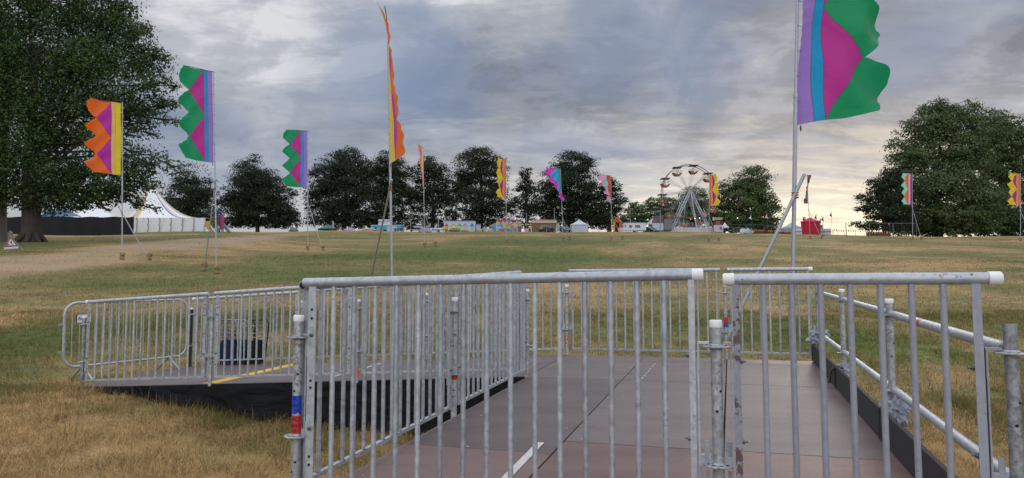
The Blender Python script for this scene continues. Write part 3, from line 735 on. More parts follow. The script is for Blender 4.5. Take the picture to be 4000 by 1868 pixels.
# ------------------------------------------------------------------ crowd barriers, chairs, road sign
def crowd_barrier(p, ang, label, ln=2.0, h=1.05, sign=False, scale=1.0, pitch=0.0):
    t = thing('crowd_barrier', label, 'crowd barrier', p, ang, 'steel crowd control barriers')
    t.rotation_euler.y = pitch
    r = .019; z0, z1 = .20, h; rc = .17
    pts = []
    for cx, cz, a0 in ((rc, z1 - rc, math.pi), (ln - rc, z1 - rc, math.pi / 2), (ln - rc, z0 + rc, 0), (rc, z0 + rc, -math.pi / 2)):
        for k in range(7):
            a = a0 - (math.pi / 2) * k / 6; pts.append((cx + rc * math.cos(a), 0, cz + rc * math.sin(a)))
    pts.append(pts[0])
    MB().tube(pts, r, 10, caps=False).build('frame', STEEL, t)
    first = None
    for k in range(1, 18):
        x = ln * k / 18
        if first is None: first = MB().tube([(0, 0, z0), (0, 0, z1)], .0065, 6).build('bar', STEEL, t, (x, 0, 0))
        else: link('bar', first.data, t, (x, 0, 0))
    for x in (.26, ln - .30):
        b = MB()
        for s in (-1, 1): b.tube([(x, 0, z0), (x, s * .30, .01)], .017, 8)
        b.build('foot', STEEL, t)
    b = MB()
    for z in (.42, .80): b.box((-.035, 0, z), (.07, .03, .03))
    b.split('coupling_lug', STEEL, t)
    if sign:
        s_ = MB().box((.25, -.03, z1 - .225), (.19, .006, .115)).build('arena_sign', mat('white_sign_face', (.62, .63, .62), .5, var=.05), t)
        MB().box((.25, -.026, z1 - .225), (.20, .006, .125)).build('sign_border', INK, s_)
        text_part('lettering', 'Arena', .055, INK, s_, (.235, -.0342, z1 - .225), bold=.001)
    return t
p0 = at(245, 1480, 9.95); p0.z = gz(p0.x, p0.y); p1 = at(728, 1420, 11.55); p1.z = gz(p1.x, p1.y)
crowd_barrier(p0, math.atan2(p1.y - p0.y, p1.x - p0.x), 'round cornered crowd barrier with a small Arena sign behind the ramp foot', math.hypot(p1.x - p0.x, p1.y - p0.y), 1.10, True, pitch=-math.atan2(p1.z - p0.z, math.hypot(p1.x - p0.x, p1.y - p0.y)))

BLUE_PL = mat('navy_blue_plastic', (.008, .02, .075), .4, var=.1)
CHROME = mat('dull_chrome_tube', (.30, .31, .33), .35, .7)
BLACKTUBE = mat('black_chair_tube', (.02, .02, .022), .5, .3)
def folded_chair(p, rz, lean, label, blue=True):
    """folding chair closed flat, seat hanging in the frame, leaning over"""
    t = thing('folded_chair', label, 'chair', p, rz, 'folded chairs leaning in a stack behind the ramp')
    t.rotation_euler.x = lean
    w_ = .36; b = MB(); m = CHROME if blue else BLACKTUBE
    b.tube([(-w_ / 2, 0, 0), (-w_ / 2, 0, .78), (-w_ / 2 + .05, 0, .84), (w_ / 2 - .05, 0, .84), (w_ / 2, 0, .78), (w_ / 2, 0, 0)], .011, 8); b.build('frame', m, t)
    b = MB()
    for z in (.74, .62, .55): b.tube([(-w_ / 2, 0, z), (w_ / 2, 0, z)], .008, 6)
    b.split('back_slat', CHROME, t)
    b = MB(); b.tube([(-w_ / 2 + .03, .035, .02), (-w_ / 2 + .03, .035, .66)], .010, 6); b.build('leg', m, t)
    b = MB(); b.tube([(w_ / 2 - .03, .035, .02), (w_ / 2 - .03, .035, .66)], .010, 6); b.build('leg', m, t)
    b = MB(); pr = [(-.155, .02), (.155, .02), (.16, .42), (.12, .50), (.0, .52), (-.12, .50), (-.16, .42)]; b.prism(pr, -.012, .012); b.build('seat', BLUE_PL if blue else DARK, t, (0, -.02, 0), bevel=.006)
    b = MB(); b.tube([(-w_ / 2, .0, .05), (w_ / 2, .0, .05)], .009, 6); b.build('stretcher', m, t)
    return t
bx = at(905, 1440, 11.75); bx.z = gz(bx.x, bx.y) - .08
al = math.atan2(-V.y, -V.x) + math.pi
labs = ['folded chair with a navy blue seat, frontmost of the leaning stack', 'folded chair with a navy seat, second from the front of the stack', 'folded chair mostly hidden in the middle of the stack', 'folded black framed chair at the back right of the stack']
for k in range(4):
    q = bx + V * (k * .045 - .05) + U * (.07 * k); q.z = bx.z
    folded_chair(q, -PSI + .15 * k - .05, .06 + .03 * k, labs[k], k < 3)
q = bx + V * .28 + U * .20; q.z = bx.z
folded_chair(q, -PSI + 1.15, .16, 'folded dark chair turned sideways at the right end of the stack', False)

RED_P = mat('sign_red', (.40, .035, .055), .5, var=.2); SIGNW = mat('sign_white', (.62, .60, .62), .5, var=.08); SIGNB = mat('sign_black', (.02, .02, .025), .6); GREYC = mat('grey_sign_cloth', (.16, .165, .18), .7)
p = ground_at(38, 979); D = p.y; s1 = D / F
t = thing('road_works_sign', 'red triangle men at work sign with a white text plate on the left grass', 'road sign', p, R(-4))
mpx = lambda x, y: ((x - 38) * s1, (979 - y) * s1)
MB().prism([mpx(2, 977), mpx(40, 922), mpx(85, 971)], .0, .02).build('backing_cloth', GREYC, t)
f_ = MB().prism([mpx(17, 965), mpx(39, 930), mpx(69, 962)], -.012, -.004).build('sign_face', RED_P, t)
MB().prism([mpx(25, 960), mpx(40.5, 934), mpx(63, 958.5)], -.016, -.0125).build('white_field', SIGNW, f_)
b = MB()
b.prism([mpx(26, 959), mpx(30, 953.5), mpx(32, 953), mpx(36, 958.7)], -.020, -.0165)
b.prism([mpx(42, 943), mpx(45, 943), mpx(47, 948), mpx(46, 952), mpx(43.5, 952), mpx(42, 948)], -.020, -.0165)
b.prism([mpx(41, 952), mpx(42.5, 950.5), mpx(42.2, 959), mpx(41, 959)], -.020, -.0165); b.prism([mpx(44.5, 951), mpx(46, 950), mpx(50, 954), mpx(54.5, 956), mpx(54.5, 958.5), mpx(53, 957.5), mpx(48, 954.5)], -.020, -.0165)
b.prism([mpx(36, 943.5), mpx(39, 945), mpx(38.5, 953), mpx(37.6, 953), mpx(37.8, 946)], -.020, -.0165); b.prism([mpx(38.6, 947), mpx(42, 945.5), mpx(42, 946.8), mpx(38.6, 948.4)], -.020, -.0165)
b.tube([(mpx(43.2, 941.5)[0], -.020, mpx(43.2, 941.5)[1]), (mpx(43.2, 941.5)[0], -.0165, mpx(43.2, 941.5)[1])], 1.6 * s1, 10)
b.build('worker_symbol', SIGNB, f_)
pt_ = MB().prism([mpx(16, 967), mpx(72, 964), mpx(73, 971.5), mpx(16.5, 975.5)], -.016, -.006).build('text_plate', SIGNW, t)
c = mpx(44.5, 969.6); text_part('lettering', 'Please don\'t Enter', 4.6 * s1, GREYC, pt_, (c[0], -.0175, c[1]), (math.pi / 2, R(-3), 0), squeeze=1.25)
for x0, y0, x1, y1 in ((4, 976, 0, 984), (84, 970, 96, 981), (39, 924, 38, 918)):
    a, c = mpx(x0, y0), mpx(x1, y1); MB().tube([(a[0], .05, a[1]), (c[0], .0, c[1])], .014, 6).build('leg', STEEL, t)

# ------------------------------------------------------------------ festival flags
def flag_mat(name, c1, s1, c2, s2, ct, co, apex=.68, curvy=False):
    global nt
    if name in MATS: return MATS[name]
    m = bpy.data.materials.new(name); m.use_nodes = True; nt = m.node_tree; p = nt.nodes['Principled BSDF']
    uv = N('ShaderNodeUVMap'); uv.uv_map = 'UVMap'; s = N('ShaderNodeSeparateXYZ'); L(uv.outputs[0], s.inputs[0])
    u, v = s.outputs[0], s.outputs[1]
    tri = MATH('SUBTRACT', 1.0, MATH('MULTIPLY', MATH('ABSOLUTE', MATH('SUBTRACT', MATH('FRACT', MATH('MULTIPLY', v, 2.0)), .5)), 2.0))
    if curvy: tri = MATH('POWER', MATH('MAXIMUM', tri, 0.0), .62)
    edge = MATH('ADD', MATH('MULTIPLY', tri, apex - s2), s2)
    c = MIX(MATH('LESS_THAN', u, edge), co, ct)
    c = MIX(MATH('LESS_THAN', u, s2), c, c2); c = MIX(MATH('LESS_THAN', u, s1), c, c1)
    # seams
    seam = MATH('LESS_THAN', MATH('MINIMUM', MATH('ABSOLUTE', MATH('SUBTRACT', u, edge)), MATH('MINIMUM', MATH('ABSOLUTE', MATH('SUBTRACT', u, s1)), MATH('ABSOLUTE', MATH('SUBTRACT', u, s2)))), .005)
    c = MIX(MATH('MULTIPLY', seam, .45), c, (.02, .02, .03))
    t = N('ShaderNodeTexCoord')
    mp = N('ShaderNodeMapping'); mp.inputs['Scale'].default_value = (1.0, 1.0, 1.5); mp.inputs['Rotation'].default_value = (0, .5, 0); L(t.outputs['Object'], mp.inputs[0])
    b = N('ShaderNodeBump'); b.inputs['Strength'].default_value = .5; b.inputs['Distance'].default_value = .10; L(NOISE(mp.outputs[0], 1.6, 3, .45, 1.0), b.inputs['Height']); L(b.outputs[0], p.inputs['Normal'])
    L(c, p.inputs['Base Color']); p.inputs['Roughness'].default_value = .55; p.inputs['Specular IOR Level'].default_value = .3; p.inputs['Sheen Weight'].default_value = .1
    out = nt.nodes['Material Output']; tr = N('ShaderNodeBsdfTranslucent'); L(c, tr.inputs[0]); L(b.outputs[0], tr.inputs['Normal'])
    mx = N('ShaderNodeMixShader'); mx.inputs[0].default_value = .42; L(p.outputs[0], mx.inputs[1]); L(tr.outputs[0], mx.inputs[2]); L(mx.outputs[0], out.inputs[0])
    MATS[name] = m; return m
GRN, MAG, PUR, CYA = (.012, .30, .12), (.52, .035, .29), (.34, .20, .58), (.01, .31, .58)
ORA, YEL, TAN = (.80, .155, .02), (.76, .58, .02), (.76, .48, .16)
S_GREEN = flag_mat('green_flag_cloth', PUR, .14, CYA, .25, MAG, GRN)
S_ORANGE = flag_mat('orange_flag_cloth', YEL, .17, TAN, .28, (.46, .03, .34), ORA)
S_YELLOW = flag_mat('yellow_flag_cloth', (.78, .20, .04), .16, (.80, .36, .12), .30, (.42, .03, .24), (.80, .58, .02))
S_BLUE = flag_mat('magenta_flag_cloth', (.02, .34, .26), .10, (.04, .36, .66), .22, (.04, .38, .70), (.66, .06, .50), .74)
S_PINK = flag_mat('pink_flag_cloth', (.68, .10, .03), .18, (.62, .07, .06), .30, (.26, .62, .54), (.78, .36, .58), .7)
S_MINT = flag_mat('mint_flag_cloth', (.42, .02, .28), .16, (.80, .38, .56), .34, (.78, .17, .03), (.28, .72, .54), .74, True)
S_DARK = flag_mat('faded_flag_cloth', (.03, .16, .14), .15, (.05, .30, .28), .3, (.03, .07, .06), (.42, .06, .11), .62)
POLE = galv('flag_pole_steel', (.30, .32, .35), (.46, .48, .51), 0, .45, .5)
BURLAP = mat('sacking', (.31, .20, .10), .95, var=.3, scale=9, bump=.8, bscale=30)
ROPE = mat('blue_rope', (.10, .12, .20), .8)
PI = math.pi
BATTEN = mat('dark_batten', (.05, .04, .06), .6)
def flag(label, base, top, bt, bb, scheme, W, yaw, rise=0.0, ripple=.05, sway=0.0, brace=None, r=.03, hgt=None, twist=0.0, Y=None, wob=0.0, sacks=True, droop=0.0, phase=0.0, edge=.85, rag=.045, flip=0.0, fold=0.0, bow=0.0):
    """base,top: photo pixels of the pole; bt,bb: photo rows of the cloth's top and foot beside the pole"""
    if Y is None: p = ground_at(*base); Y = p.y
    else:
        p = at(base[0], base[1], Y); p.z = gz(p.x, p.y)
    q = at(top[0], top[1], Y)
    t = thing('festival_flag', label, 'flag', p, 0, 'tall festival flags on steel poles')
    ax = q - p; ln = ax.length
    zt = at(0, bt, Y).z; zb = at(0, bb, Y).z
    b = MB(); cut = .55
    b.tube([(0, 0, -.05), ax * cut], r, 12); b.tube([ax * cut, ax], r * .78, 12)
    b.tube([ax * cut - ax * .004, ax * cut + ax * .004], r * 1.25, 12)
    b.build('pole', POLE, t)
    D = Vector((math.cos(yaw), math.sin(yaw), 0)); Nn = Vector((-D.y, D.x, 0))
    nu, nv = 26, 84
    H = zt - zb
    ptop = ax * ((zt - p.z) / ax.z); pbot = ax * ((zb - p.z) / ax.z)
    vs, uvs = [], []
    for j in range(nv + 1):
        v = j / nv
        z4 = abs(((v * 4 + .5) % 1) - .5) * 2     # 0 at points 1/8,3/8.. -> handled below
        sk = (v * 4) % 1; sk = sk / .56 if sk < .56 else (1 - sk) / .44; um = .70 + .30 * sk ** edge
        if v < .125: um = max(um, .84 + .16 * (v / .125))
        if v > .875: um = max(um, .82 + .18 * ((1 - v) / .125))
        um += rag * noise.noise(Vector((v * 26, W * 3 + phase, 1.1)))
        pv = ptop.lerp(pbot, v)
        for i in range(nu + 1):
            s = i / nu; u = s * um
            tw = yaw + twist * (v - .5) * 2
            Dv = Vector((math.cos(tw), math.sin(tw), 0)); Nv = Vector((-Dv.y, Dv.x, 0))
            rp = ripple * (u ** .8) * (math.sin(6.28 * (1.6 * v + 1.2 * u) + 1.0 + phase) + .55 * math.sin(6.28 * (3.7 * v - 1.6 * u) + 2 + phase))
            rp += .4 * ripple * u * noise.noise(Vector((u * 3, v * 8 + phase, 3)))
            ed = um - u
            crimp = .012 * W * math.exp(-ed * 14) * math.sin(v * 75 + phase) * (u > .4)
            off = Dv * (u * W + wob * u * W * math.sin(v * 9 + phase)) + Nv * (rp * W + crimp + sway * u * v)
            if flip and v < .16: off += Vector((-1, 0, .25)) * flip * u * W * (1 - v / .16)
            off += Nv * (fold * W * max(0.0, u - .66) * math.sin(v * 21 + 1) + .006 * W * math.sin(v * 130 + u * 9) * math.exp(-u * 6) + fold * .10 * W * math.sin(v * 9 + u * 7))
            off += Nv * bow * W * math.sin(min(u / .55, 1) * PI / 2) * (.25 + .75 * v)
            off.z += rise * u * W - droop * u * u * W
            off += Dv * (r + .02)
            vs.append(pv + off); uvs.append((u, v))
    fs = [(j * (nu + 1) + i, j * (nu + 1) + i + 1, (j + 1) * (nu + 1) + i + 1, (j + 1) * (nu + 1) + i) for j in range(nv) for i in range(nu)]
    o = MB().add(vs, fs, 0, True).build('banner', scheme, t)
    ul = o.data.uv_layers.new(name='UVMap')
    flat = np.array([uvs[l.vertex_index] for l in o.data.loops], np.float32); ul.data.foreach_set('uv', flat.ravel())
    # batten along the head of the cloth, ties down the pole
    b = MB(); Dt = Vector((math.cos(yaw - twist), math.sin(yaw - twist), 0)); b.tube([ptop - Dt * .06, ptop + Dt * (W * .8) + Vector((0, 0, rise * .8 * W + .02))], .013, 6); b.build('batten', BATTEN, t)
    b = MB()
    for k in range(9):
        c = ptop.lerp(pbot, (k + .3) / 9.2); b.tube([c + Vector((0, -r * 1.15, 0)), c + Vector((r * 1.15, 0, .01)), c + D * (r + .05)], .005, 5)
    b.split('tie', ROPE, t)
    b = MB(); b.lathe([(.004, -.10), (.018, -.05), (.012, 0), (.004, .01)], pbot + D * (r + .06) + Vector((0, 0, -.02)), 8); b.build('toggle', BATTEN, t)
    if brace:
        (fx, fy), frac = brace
        g = ground_at(fx, fy) if Y > 13 or fy < 1200 else at(fx, fy, Y + .2)
        if Y <= 13: g.z = gz(g.x, g.y)
        a = ax * frac + Vector((0, -r * 1.8, 0)); gg = g - p
        ext = (a - gg).normalized()
        MB().tube([gg + Vector((0, 0, -.03)), a + ext * .35], r * .85, 10).build('brace', POLE, t)
        b = MB()
        for k in range(3): b.lathe([(r * 1.5, -.012), (r * 1.9, 0), (r * 1.5, .012)], a * (1 - .004 * k) + Vector((0, r * .9, -.03 * k)), 10)
        b.build('lashing', BURLAP, t)
        if sacks: sack(t, gg, 2)
    if sacks: sack(t, Vector((0, 0, 0)), 1)
    return t
def sack(t, c, seed):
    s = random.uniform(.92, 1.1)
    b = MB(); b.blob(c + Vector((0, 0, .30 * s)), (.27 * s, .27 * s, .26 * s), seed + random.random() * 9, .5, 2.0, 18, 12, smooth=True)
    b.blob(c + Vector((.0, 0, .10)), (.20, .20, .24), seed + 3, .5, 2.2, 14, 10)
    b.lathe([(.07, .17), (.095, .185), (.07, .20)], c, 12)
    b.build('sacking_wrap', BURLAP, t)
PI = math.pi
flag('orange, magenta and yellow flag in front of the big left tree', (477, 1016), (478, 400), 405, 685, S_ORANGE, 1.62, PI + .25, .10, .085, fold=.5, brace=((583, 1018), .30), phase=1)
flag('green and magenta flag with a violet edge beside the white marquee', (846, 1070), (834, 278), 282, 638, S_GREEN, 1.34, PI + .35, .13, .09, fold=.5, brace=((797, 1060), .42), phase=2)
flag('green, magenta and violet flag left of the tree row, flat to the viewer', (1202, 978), (1203, 508), 512, 733, S_GREEN, 1.85, PI + .1, .04, .07, fold=.4, brace=((1262, 980), .40), edge=1.0, rag=.015, phase=3)
flag('tall orange and yellow flag seen nearly edge on, second nearest to the platform', (1533, 1150), (1515, 160), 95, 640, S_ORANGE, 1.5, R(-75), .04, .018, flip=.13, bow=.04, brace=((1445, 1105), .42), Y=20.5, twist=.15, sacks=False, phase=4, r=.034)
flag('narrow orange flag hanging slack above the dark canopy', (1659, 965), (1652, 576), 578, 755, S_ORANGE, 1.5, R(-92), .05, .03, brace=((1700, 962), .36), twist=.16, phase=5)
flag('yellow scalloped flag with an orange edge in front of the round tree', (1978, 950), (1976, 625), 627, 777, S_YELLOW, 1.45, PI + .95, .05, .06, brace=((2015, 948), .34), phase=6)
flag('magenta and blue flag twisted on its pole in front of the largest far tree', (2200, 942), (2189, 658), 659, 788, S_BLUE, 1.55, PI + .8, .02, .16, brace=((2225, 938), .34), twist=.9, phase=7)
flag('pale pink and mint flag with a red edge left of the orange kiosk', (2389, 938), (2386, 686), 687, 799, S_PINK, 1.5, PI + .85, .05, .13, brace=((2431, 936), .40), twist=.5, phase=8)
flag('orange and yellow flag in front of the ferris wheel', (2769, 944), (2771, 684), 686, 806, S_YELLOW, 1.3, R(-60), .0, .07, brace=((2807, 943), .38), twist=.15, phase=9)
flag('thin dark faded flag wound round its pole by the red gazebo', (3165, 934), (3152, 680), 684, 795, S_DARK, .55, R(80), .0, .22, brace=((3210, 934), .42), twist=1.2, phase=10)
flag('mint and orange flag with a magenta edge before the dark right trees', (3565, 938), (3564, 675), 679, 800, S_MINT, 1.42, PI + .2, .02, .04, brace=((3600, 938), .45), phase=11)
flag('yellow and orange flag at the right edge of the photo', (3986, 942), (3987, 677), 680, 804, S_YELLOW, 1.65, PI + .25, .06, .05, brace=((4040, 942), .42), phase=12)
flag('huge green and magenta flag with violet and blue stripes, nearest the platform', (3090, 1330), (3121, -430), -405, 487, S_GREEN, 1.80, R(6), .16, .085, fold=.5, brace=((2800, 1378), .345), Y=12.2, sacks=False, r=.036, edge=.78, rag=.03, phase=13, droop=-.03)

# ------------------------------------------------------------------ far ground: marquee, stalls, rides
def mk(n, c, **k): return mat(n, c, **k)
CANVAS = mat('white_canvas', (.80, .80, .80), .75, var=.06, scale=1.5, trans=.12)
BLKFAB = mat('black_fence_fabric', (.010, .010, .012), .85, bump=.4, bscale=3)
GUY = mat('grey_rope', (.35, .34, .32), .8)
def striped(name, cols, freq, axis=0):
    global nt
    m = bpy.data.materials.new(name); m.use_nodes = True; nt = m.node_tree; p = nt.nodes['Principled BSDF']
    uv = N('ShaderNodeUVMap'); uv.uv_map = 'UVMap'; s = N('ShaderNodeSeparateXYZ'); L(uv.outputs[0], s.inputs[0])
    f = MATH('FRACT', MATH('MULTIPLY', s.outputs[axis], freq)); k = len(cols)
    c = RAMP(f, [(i / k, col) for i, col in enumerate(cols)], 'CONSTANT')
    L(c, p.inputs['Base Color']); p.inputs['Roughness'].default_value = .7; MATS[name] = m; return m
STRIPE = striped('blue_yellow_white_canvas', [(.70, .68, .64), (.42, .36, .28), (.62, .42, .12), (.05, .09, .30), (.58, .54, .47)], 13.0, 1)
# marquee
D = 118.0; s1 = D / F
base = stand(560, D)
def mw(px, py, dy=0.0):
    q = at(px, py, D + dy); return q - base
mq = thing('marquee', 'big white marquee with striped roof panels behind the left tree', 'marquee', base)
zb = min(gz(at(px, 900, D).x, D) for px in (300, 540, 800)) - base.z - .3
def wall_pts(x0, x1, n, ytop):
    return [(x0 + (x1 - x0) * i / n, ytop) for i in range(n + 1)]
ex0, ex1 = 255, 802
eave = 851
zE = mw(540, eave).z; xa, xb = mw(ex0, eave).x, mw(ex1, eave).x; dep = 16.0; SH = -.45
b = MB(); nseg = 60; vs = []
for i in range(nseg + 1):
    x = xa + (xb - xa) * i / nseg; dy = .10 * math.sin(i * 1.9) + .06 * math.sin(i * .7)
    vs += [(x, dy, zb), (x, dy * .3, zE)]
b.add(vs, [(2 * i, 2 * i + 2, 2 * i + 3, 2 * i + 1) for i in range(nseg)], 0, True)
b.add([(xb, 0, zb), (xb + SH * dep, dep, zb), (xb + SH * dep, dep, zE), (xb, 0, zE)], [(0, 1, 2, 3)]); b.add([(xa, 0, zb), (xa + SH * dep, dep, zb), (xa + SH * dep, dep, zE), (xa, 0, zE)], [(0, 1, 2, 3)])
b.build('side_wall', CANVAS, mq)
b = MB(); ropes = MB()
for k in range(7):
    x = mw(535 + k * 44.5, 900).x; b.box((x, -.12, (zb + zE) / 2), (.10, .06, zE - zb))
    for j in range(9):
        ropes.tube([(x + .07 * math.sin(j * 2.2), -.17, zb + (zE - zb) * j / 9), (x - .09 * math.sin(j * 1.7), -.17, zb + (zE - zb) * (j + 1) / 9)], .035, 5)
b.split('wall_seam', mat('grey_canvas_seam', (.50, .49, .50), .8), mq); ropes.build('lacing', mat('dark_lacing', (.08, .08, .09), .8), mq)
# roof: swept cones hung from two king poles
def roof(peak_px, peak_py, x0, x1, name, m, stripes):
    pk = mw(peak_px, peak_py, dep / 2); nr, ns = 14, 96; vs, uvs = [], []
    for j in range(ns + 1):
        a = 2 * math.pi * j / ns; ca, sa = math.cos(a), math.sin(a); k = 1 / max(abs(ca), abs(sa))
        ey = dep / 2 + sa * k * dep / 2; ex = (x0 + x1) / 2 + ca * k * (x1 - x0) / 2 + SH * ey
        for i in range(nr + 1):
            t = i / nr; z = pk.z + (zE - pk.z) * (1 - (1 - t) ** 2.1)
            vs.append((pk.x + (ex - pk.x) * t, pk.y + (ey - pk.y) * t, z)); uvs.append((t, j / ns))
    fs = [(j * (nr + 1) + i, j * (nr + 1) + i + 1, (j + 1) * (nr + 1) + i + 1, (j + 1) * (nr + 1) + i) for j in range(ns) for i in range(nr)]
    mi = [1 if (stripes and not (.655 < (f // nr) / ns < .815)) else 0 for f in range(len(fs))]
    o = MB().add(vs, fs, 0, True); o.m = mi
    o = o.build(name, [CANVAS, m], mq); ul = o.data.uv_layers.new(name='UVMap')
    ul.data.foreach_set('uv', np.array([uvs[l.vertex_index] for l in o.data.loops], np.float32).ravel())
    return pk
xm = mw(470, 890).x
pk1 = roof(588, 708, xm, xb, 'roof', STRIPE, True)
pk2 = roof(372, 735, xa, xm + .02, 'roof', STRIPE, False)
b = MB(); 
for pk in (pk1, pk2): b.tube([(pk.x, pk.y, zb), (pk.x, pk.y, pk.z + 1.2)], .10, 8)
b.split('king_pole', mat('blue_pole', (.05, .08, .35), .5), mq)
b = MB()
for k, px in enumerate((560, 640, 720, 802)):
    x = mw(px, 900).x; b.tube([(x, 0, zE), (x + .5, -2.0, zb)], .03, 5)
b.tube([(xb, 0, zE), (mw(826, 890).x, -.5, zE - .3), (mw(842, 890).x, -1, zb)], .035, 5)
b.split('guy_rope', GUY, mq)
# side awning, blue canopies and black fabric fence on its left
t = thing('side_tent', 'low tent with striped blue, yellow and white roof left of the marquee', 'tent', stand(200, 108))
B0 = Vector(t.location); f = lambda px, py, d=0: at(px, py, 108 + d) - B0
zl = f(0, 848).z; 
pts = [(150, 850), (185, 822), (203, 812), (235, 838), (262, 850)]
b = MB()
for (x0, y0), (x1, y1) in zip(pts[:-1], pts[1:]): b.add([f(x0, y0), f(x1, y1), f(x1, y1, 7), f(x0, y0, 7)], [(0, 1, 2, 3)])
b.add([f(x, y) for x, y in pts] , [tuple(range(len(pts)))], 1)
o = b.build('roof', [STRIPE, mat('blue_canvas', (.035, .10, .20), .7)], t); o.data.uv_layers.new(name='UVMap')
ul = o.data.uv_layers['UVMap']; ul.data.foreach_set('uv', np.array([(0, (o.data.vertices[l.vertex_index].co.x * .09) % 1) for l in o.data.loops], np.float32).ravel())
b = MB(); b.add([f(150, 850, .1), f(300, 850, .1), f(300, 910, .1), f(150, 910, .1)], [(0, 1, 2, 3)]); b.build('wall', mat('dark_blue_canvas', (.03, .04, .11), .8), t)
t = thing('blue_canopy', 'slate blue canopy tent half hidden by the left tree leaves', 'canopy', stand(245, 104))
B0 = Vector(t.location); f = lambda px, py, d=0: at(px, py, 104 + d) - B0
b = MB(); pk = f(222, 812, 2.5); b.add([f(180, 846), f(318, 846), f(318, 846, 5), f(180, 846, 5), f(232, 815, 2.5), f(285, 832, 2.5)], [(0, 1, 5, 4), (1, 2, 5), (2, 3, 4, 5), (3, 0, 4)]); b.build('canopy', mat('slate_blue_canvas', (.055, .12, .20), .7), t)
b = MB()
for px, d in ((182, 0), (316, 0), (182, 5), (316, 5)): b.tube([f(px, 846, d), f(px, 912, d)], .05, 6)
b.split('leg', BOLT, t)
p = stand(270, 98); t = thing('fabric_fence', 'long black fabric fence running behind the left tree to the marquee wall', 'fence', p)
b = MB(); vs = []; n = 60
for i in range(n + 1):
    px = -260 + 783 * i / n; q = at(px, 848 + 1.5 * math.sin(i * .9), 98); g = gz(q.x, 98)
    dy = .12 * math.sin(i * 1.3)
    vs += [Vector((q.x, 98 + dy, g - .3)) - p, Vector((q.x, 98, q.z)) - p]
b.add(vs, [(2 * i, 2 * i + 2, 2 * i + 3, 2 * i + 1) for i in range(n)], 0, True); b.build('fabric', BLKFAB, t)
b = MB()
for i in range(12):
    q = at(-260 + 783 * i / 11, 846, 98.15); b.tube([Vector((q.x, 98.15, gz(q.x, 98))) - p, q - p], .04, 6)
b.split('post', BOLT, t)

# playground bits right of the marquee
D = 112.0
def loc(px): return stand(px, D)
p = loc(867); t = thing('padded_totem', 'tall violet and pink padded totem with a blue block head right of the marquee', 'totem', p)
f = lambda px, py, d=0: at(px, py, D + d) - p
s1 = D / F
b = MB(); b.tube([f(864, 838), f(866, 870), f(866.5, 896)], [10 * s1, 9 * s1, 7 * s1], 14); b.build('padding', mat('violet_padding', (.11, .045, .13), .6), t)
b = MB(); b.tube([f(868, 838.5, -.12), f(870, 870, -.12), f(869.5, 896, -.12)], [6.5 * s1, 5.5 * s1, 4.0 * s1], 12); b.build('pink_panel', mat('hot_pink_padding', (.50, .03, .17), .6), t)
b = MB(); b.blob(f(859, 827), (14 * s1, 12 * s1, 19 * s1), 2, .15, 1.2); b.build('head', mat('blue_foam', (.07, .085, .22), .6), t)
b = MB(); b.prism([(f(853, 820).x, f(0, 820).z), (f(868, 820).x, f(0, 820).z), (f(857, 813).x, f(0, 813).z)], -.3, .3); b.build('cap', mat('navy_foam', (.02, .02, .09), .6), t)
b = MB(); b.box(f(869, 903), (7 * s1, .3, 15 * s1)); b.build('foot', mat('pale_block', (.30, .32, .34), .7), t)
p = loc(830); t = thing('play_structure', 'brown timber play frame with yellow panels between the marquee and the totem', 'play frame', p)
f = lambda px, py, d=0: at(px, py, D + d) - p
WOOD = mat('weathered_timber', (.20, .135, .085), .8, var=.3, scale=3)
b = MB()
for px in (824, 832, 841, 852): b.tube([f(px, 842, .4), f(px, 908, .4)], .09, 6)
for py in (850, 864, 874, 882): b.tube([f(822, py, .3), f(856, py - 2, .3)], .10, 6)
b.tube([f(829, 852, .2), f(850, 880, .2)], .08, 6); b.build('timber_frame', WOOD, t)
b = MB(); b.add([f(803, 864), f(822, 864), f(819, 897), f(808, 897)], [(0, 1, 2, 3)]); b.cur += 1; b.add([f(849, 881), f(861, 884), f(861, 890), f(849, 890)], [(0, 1, 2, 3)])

for o in b.split('yellow_panel', mat('yellow_board', (.50, .30, .03), .6), t): o.modifiers.new('thick', 'SOLIDIFY').thickness = .1
b = MB(); b.tube([f(822, 881, -.4), f(841, 910, -.4)], .10, 6); b.build('slide_rail', CANVAS, t)
b = MB(); b.box(f(852, 899), (13 * s1, .5, 14 * s1)); b.build('crate', mat('grey_blue_crate', (.14, .18, .25), .7), t)
p = loc(890); t = thing('metal_steps', 'grey metal steps sloping down to the grass right of the totem', 'steps', p); f = lambda px, py, d=0: at(px, py, D + d) - p
b = MB(); b.tube([f(876, 876), f(902, 908)], .09, 6); b.tube([f(876, 886, .9), f(894, 909, .9)], .09, 6); b.split('rail', mat('grey_steel', (.22, .26, .28), .5, .3), t)
b = MB()
for k in range(6): q = f(877 + 3.6 * k, 886 + 4 * k, .45); b.box(q, (.5, .9, .05))
b.split('tread', BOLT, t)

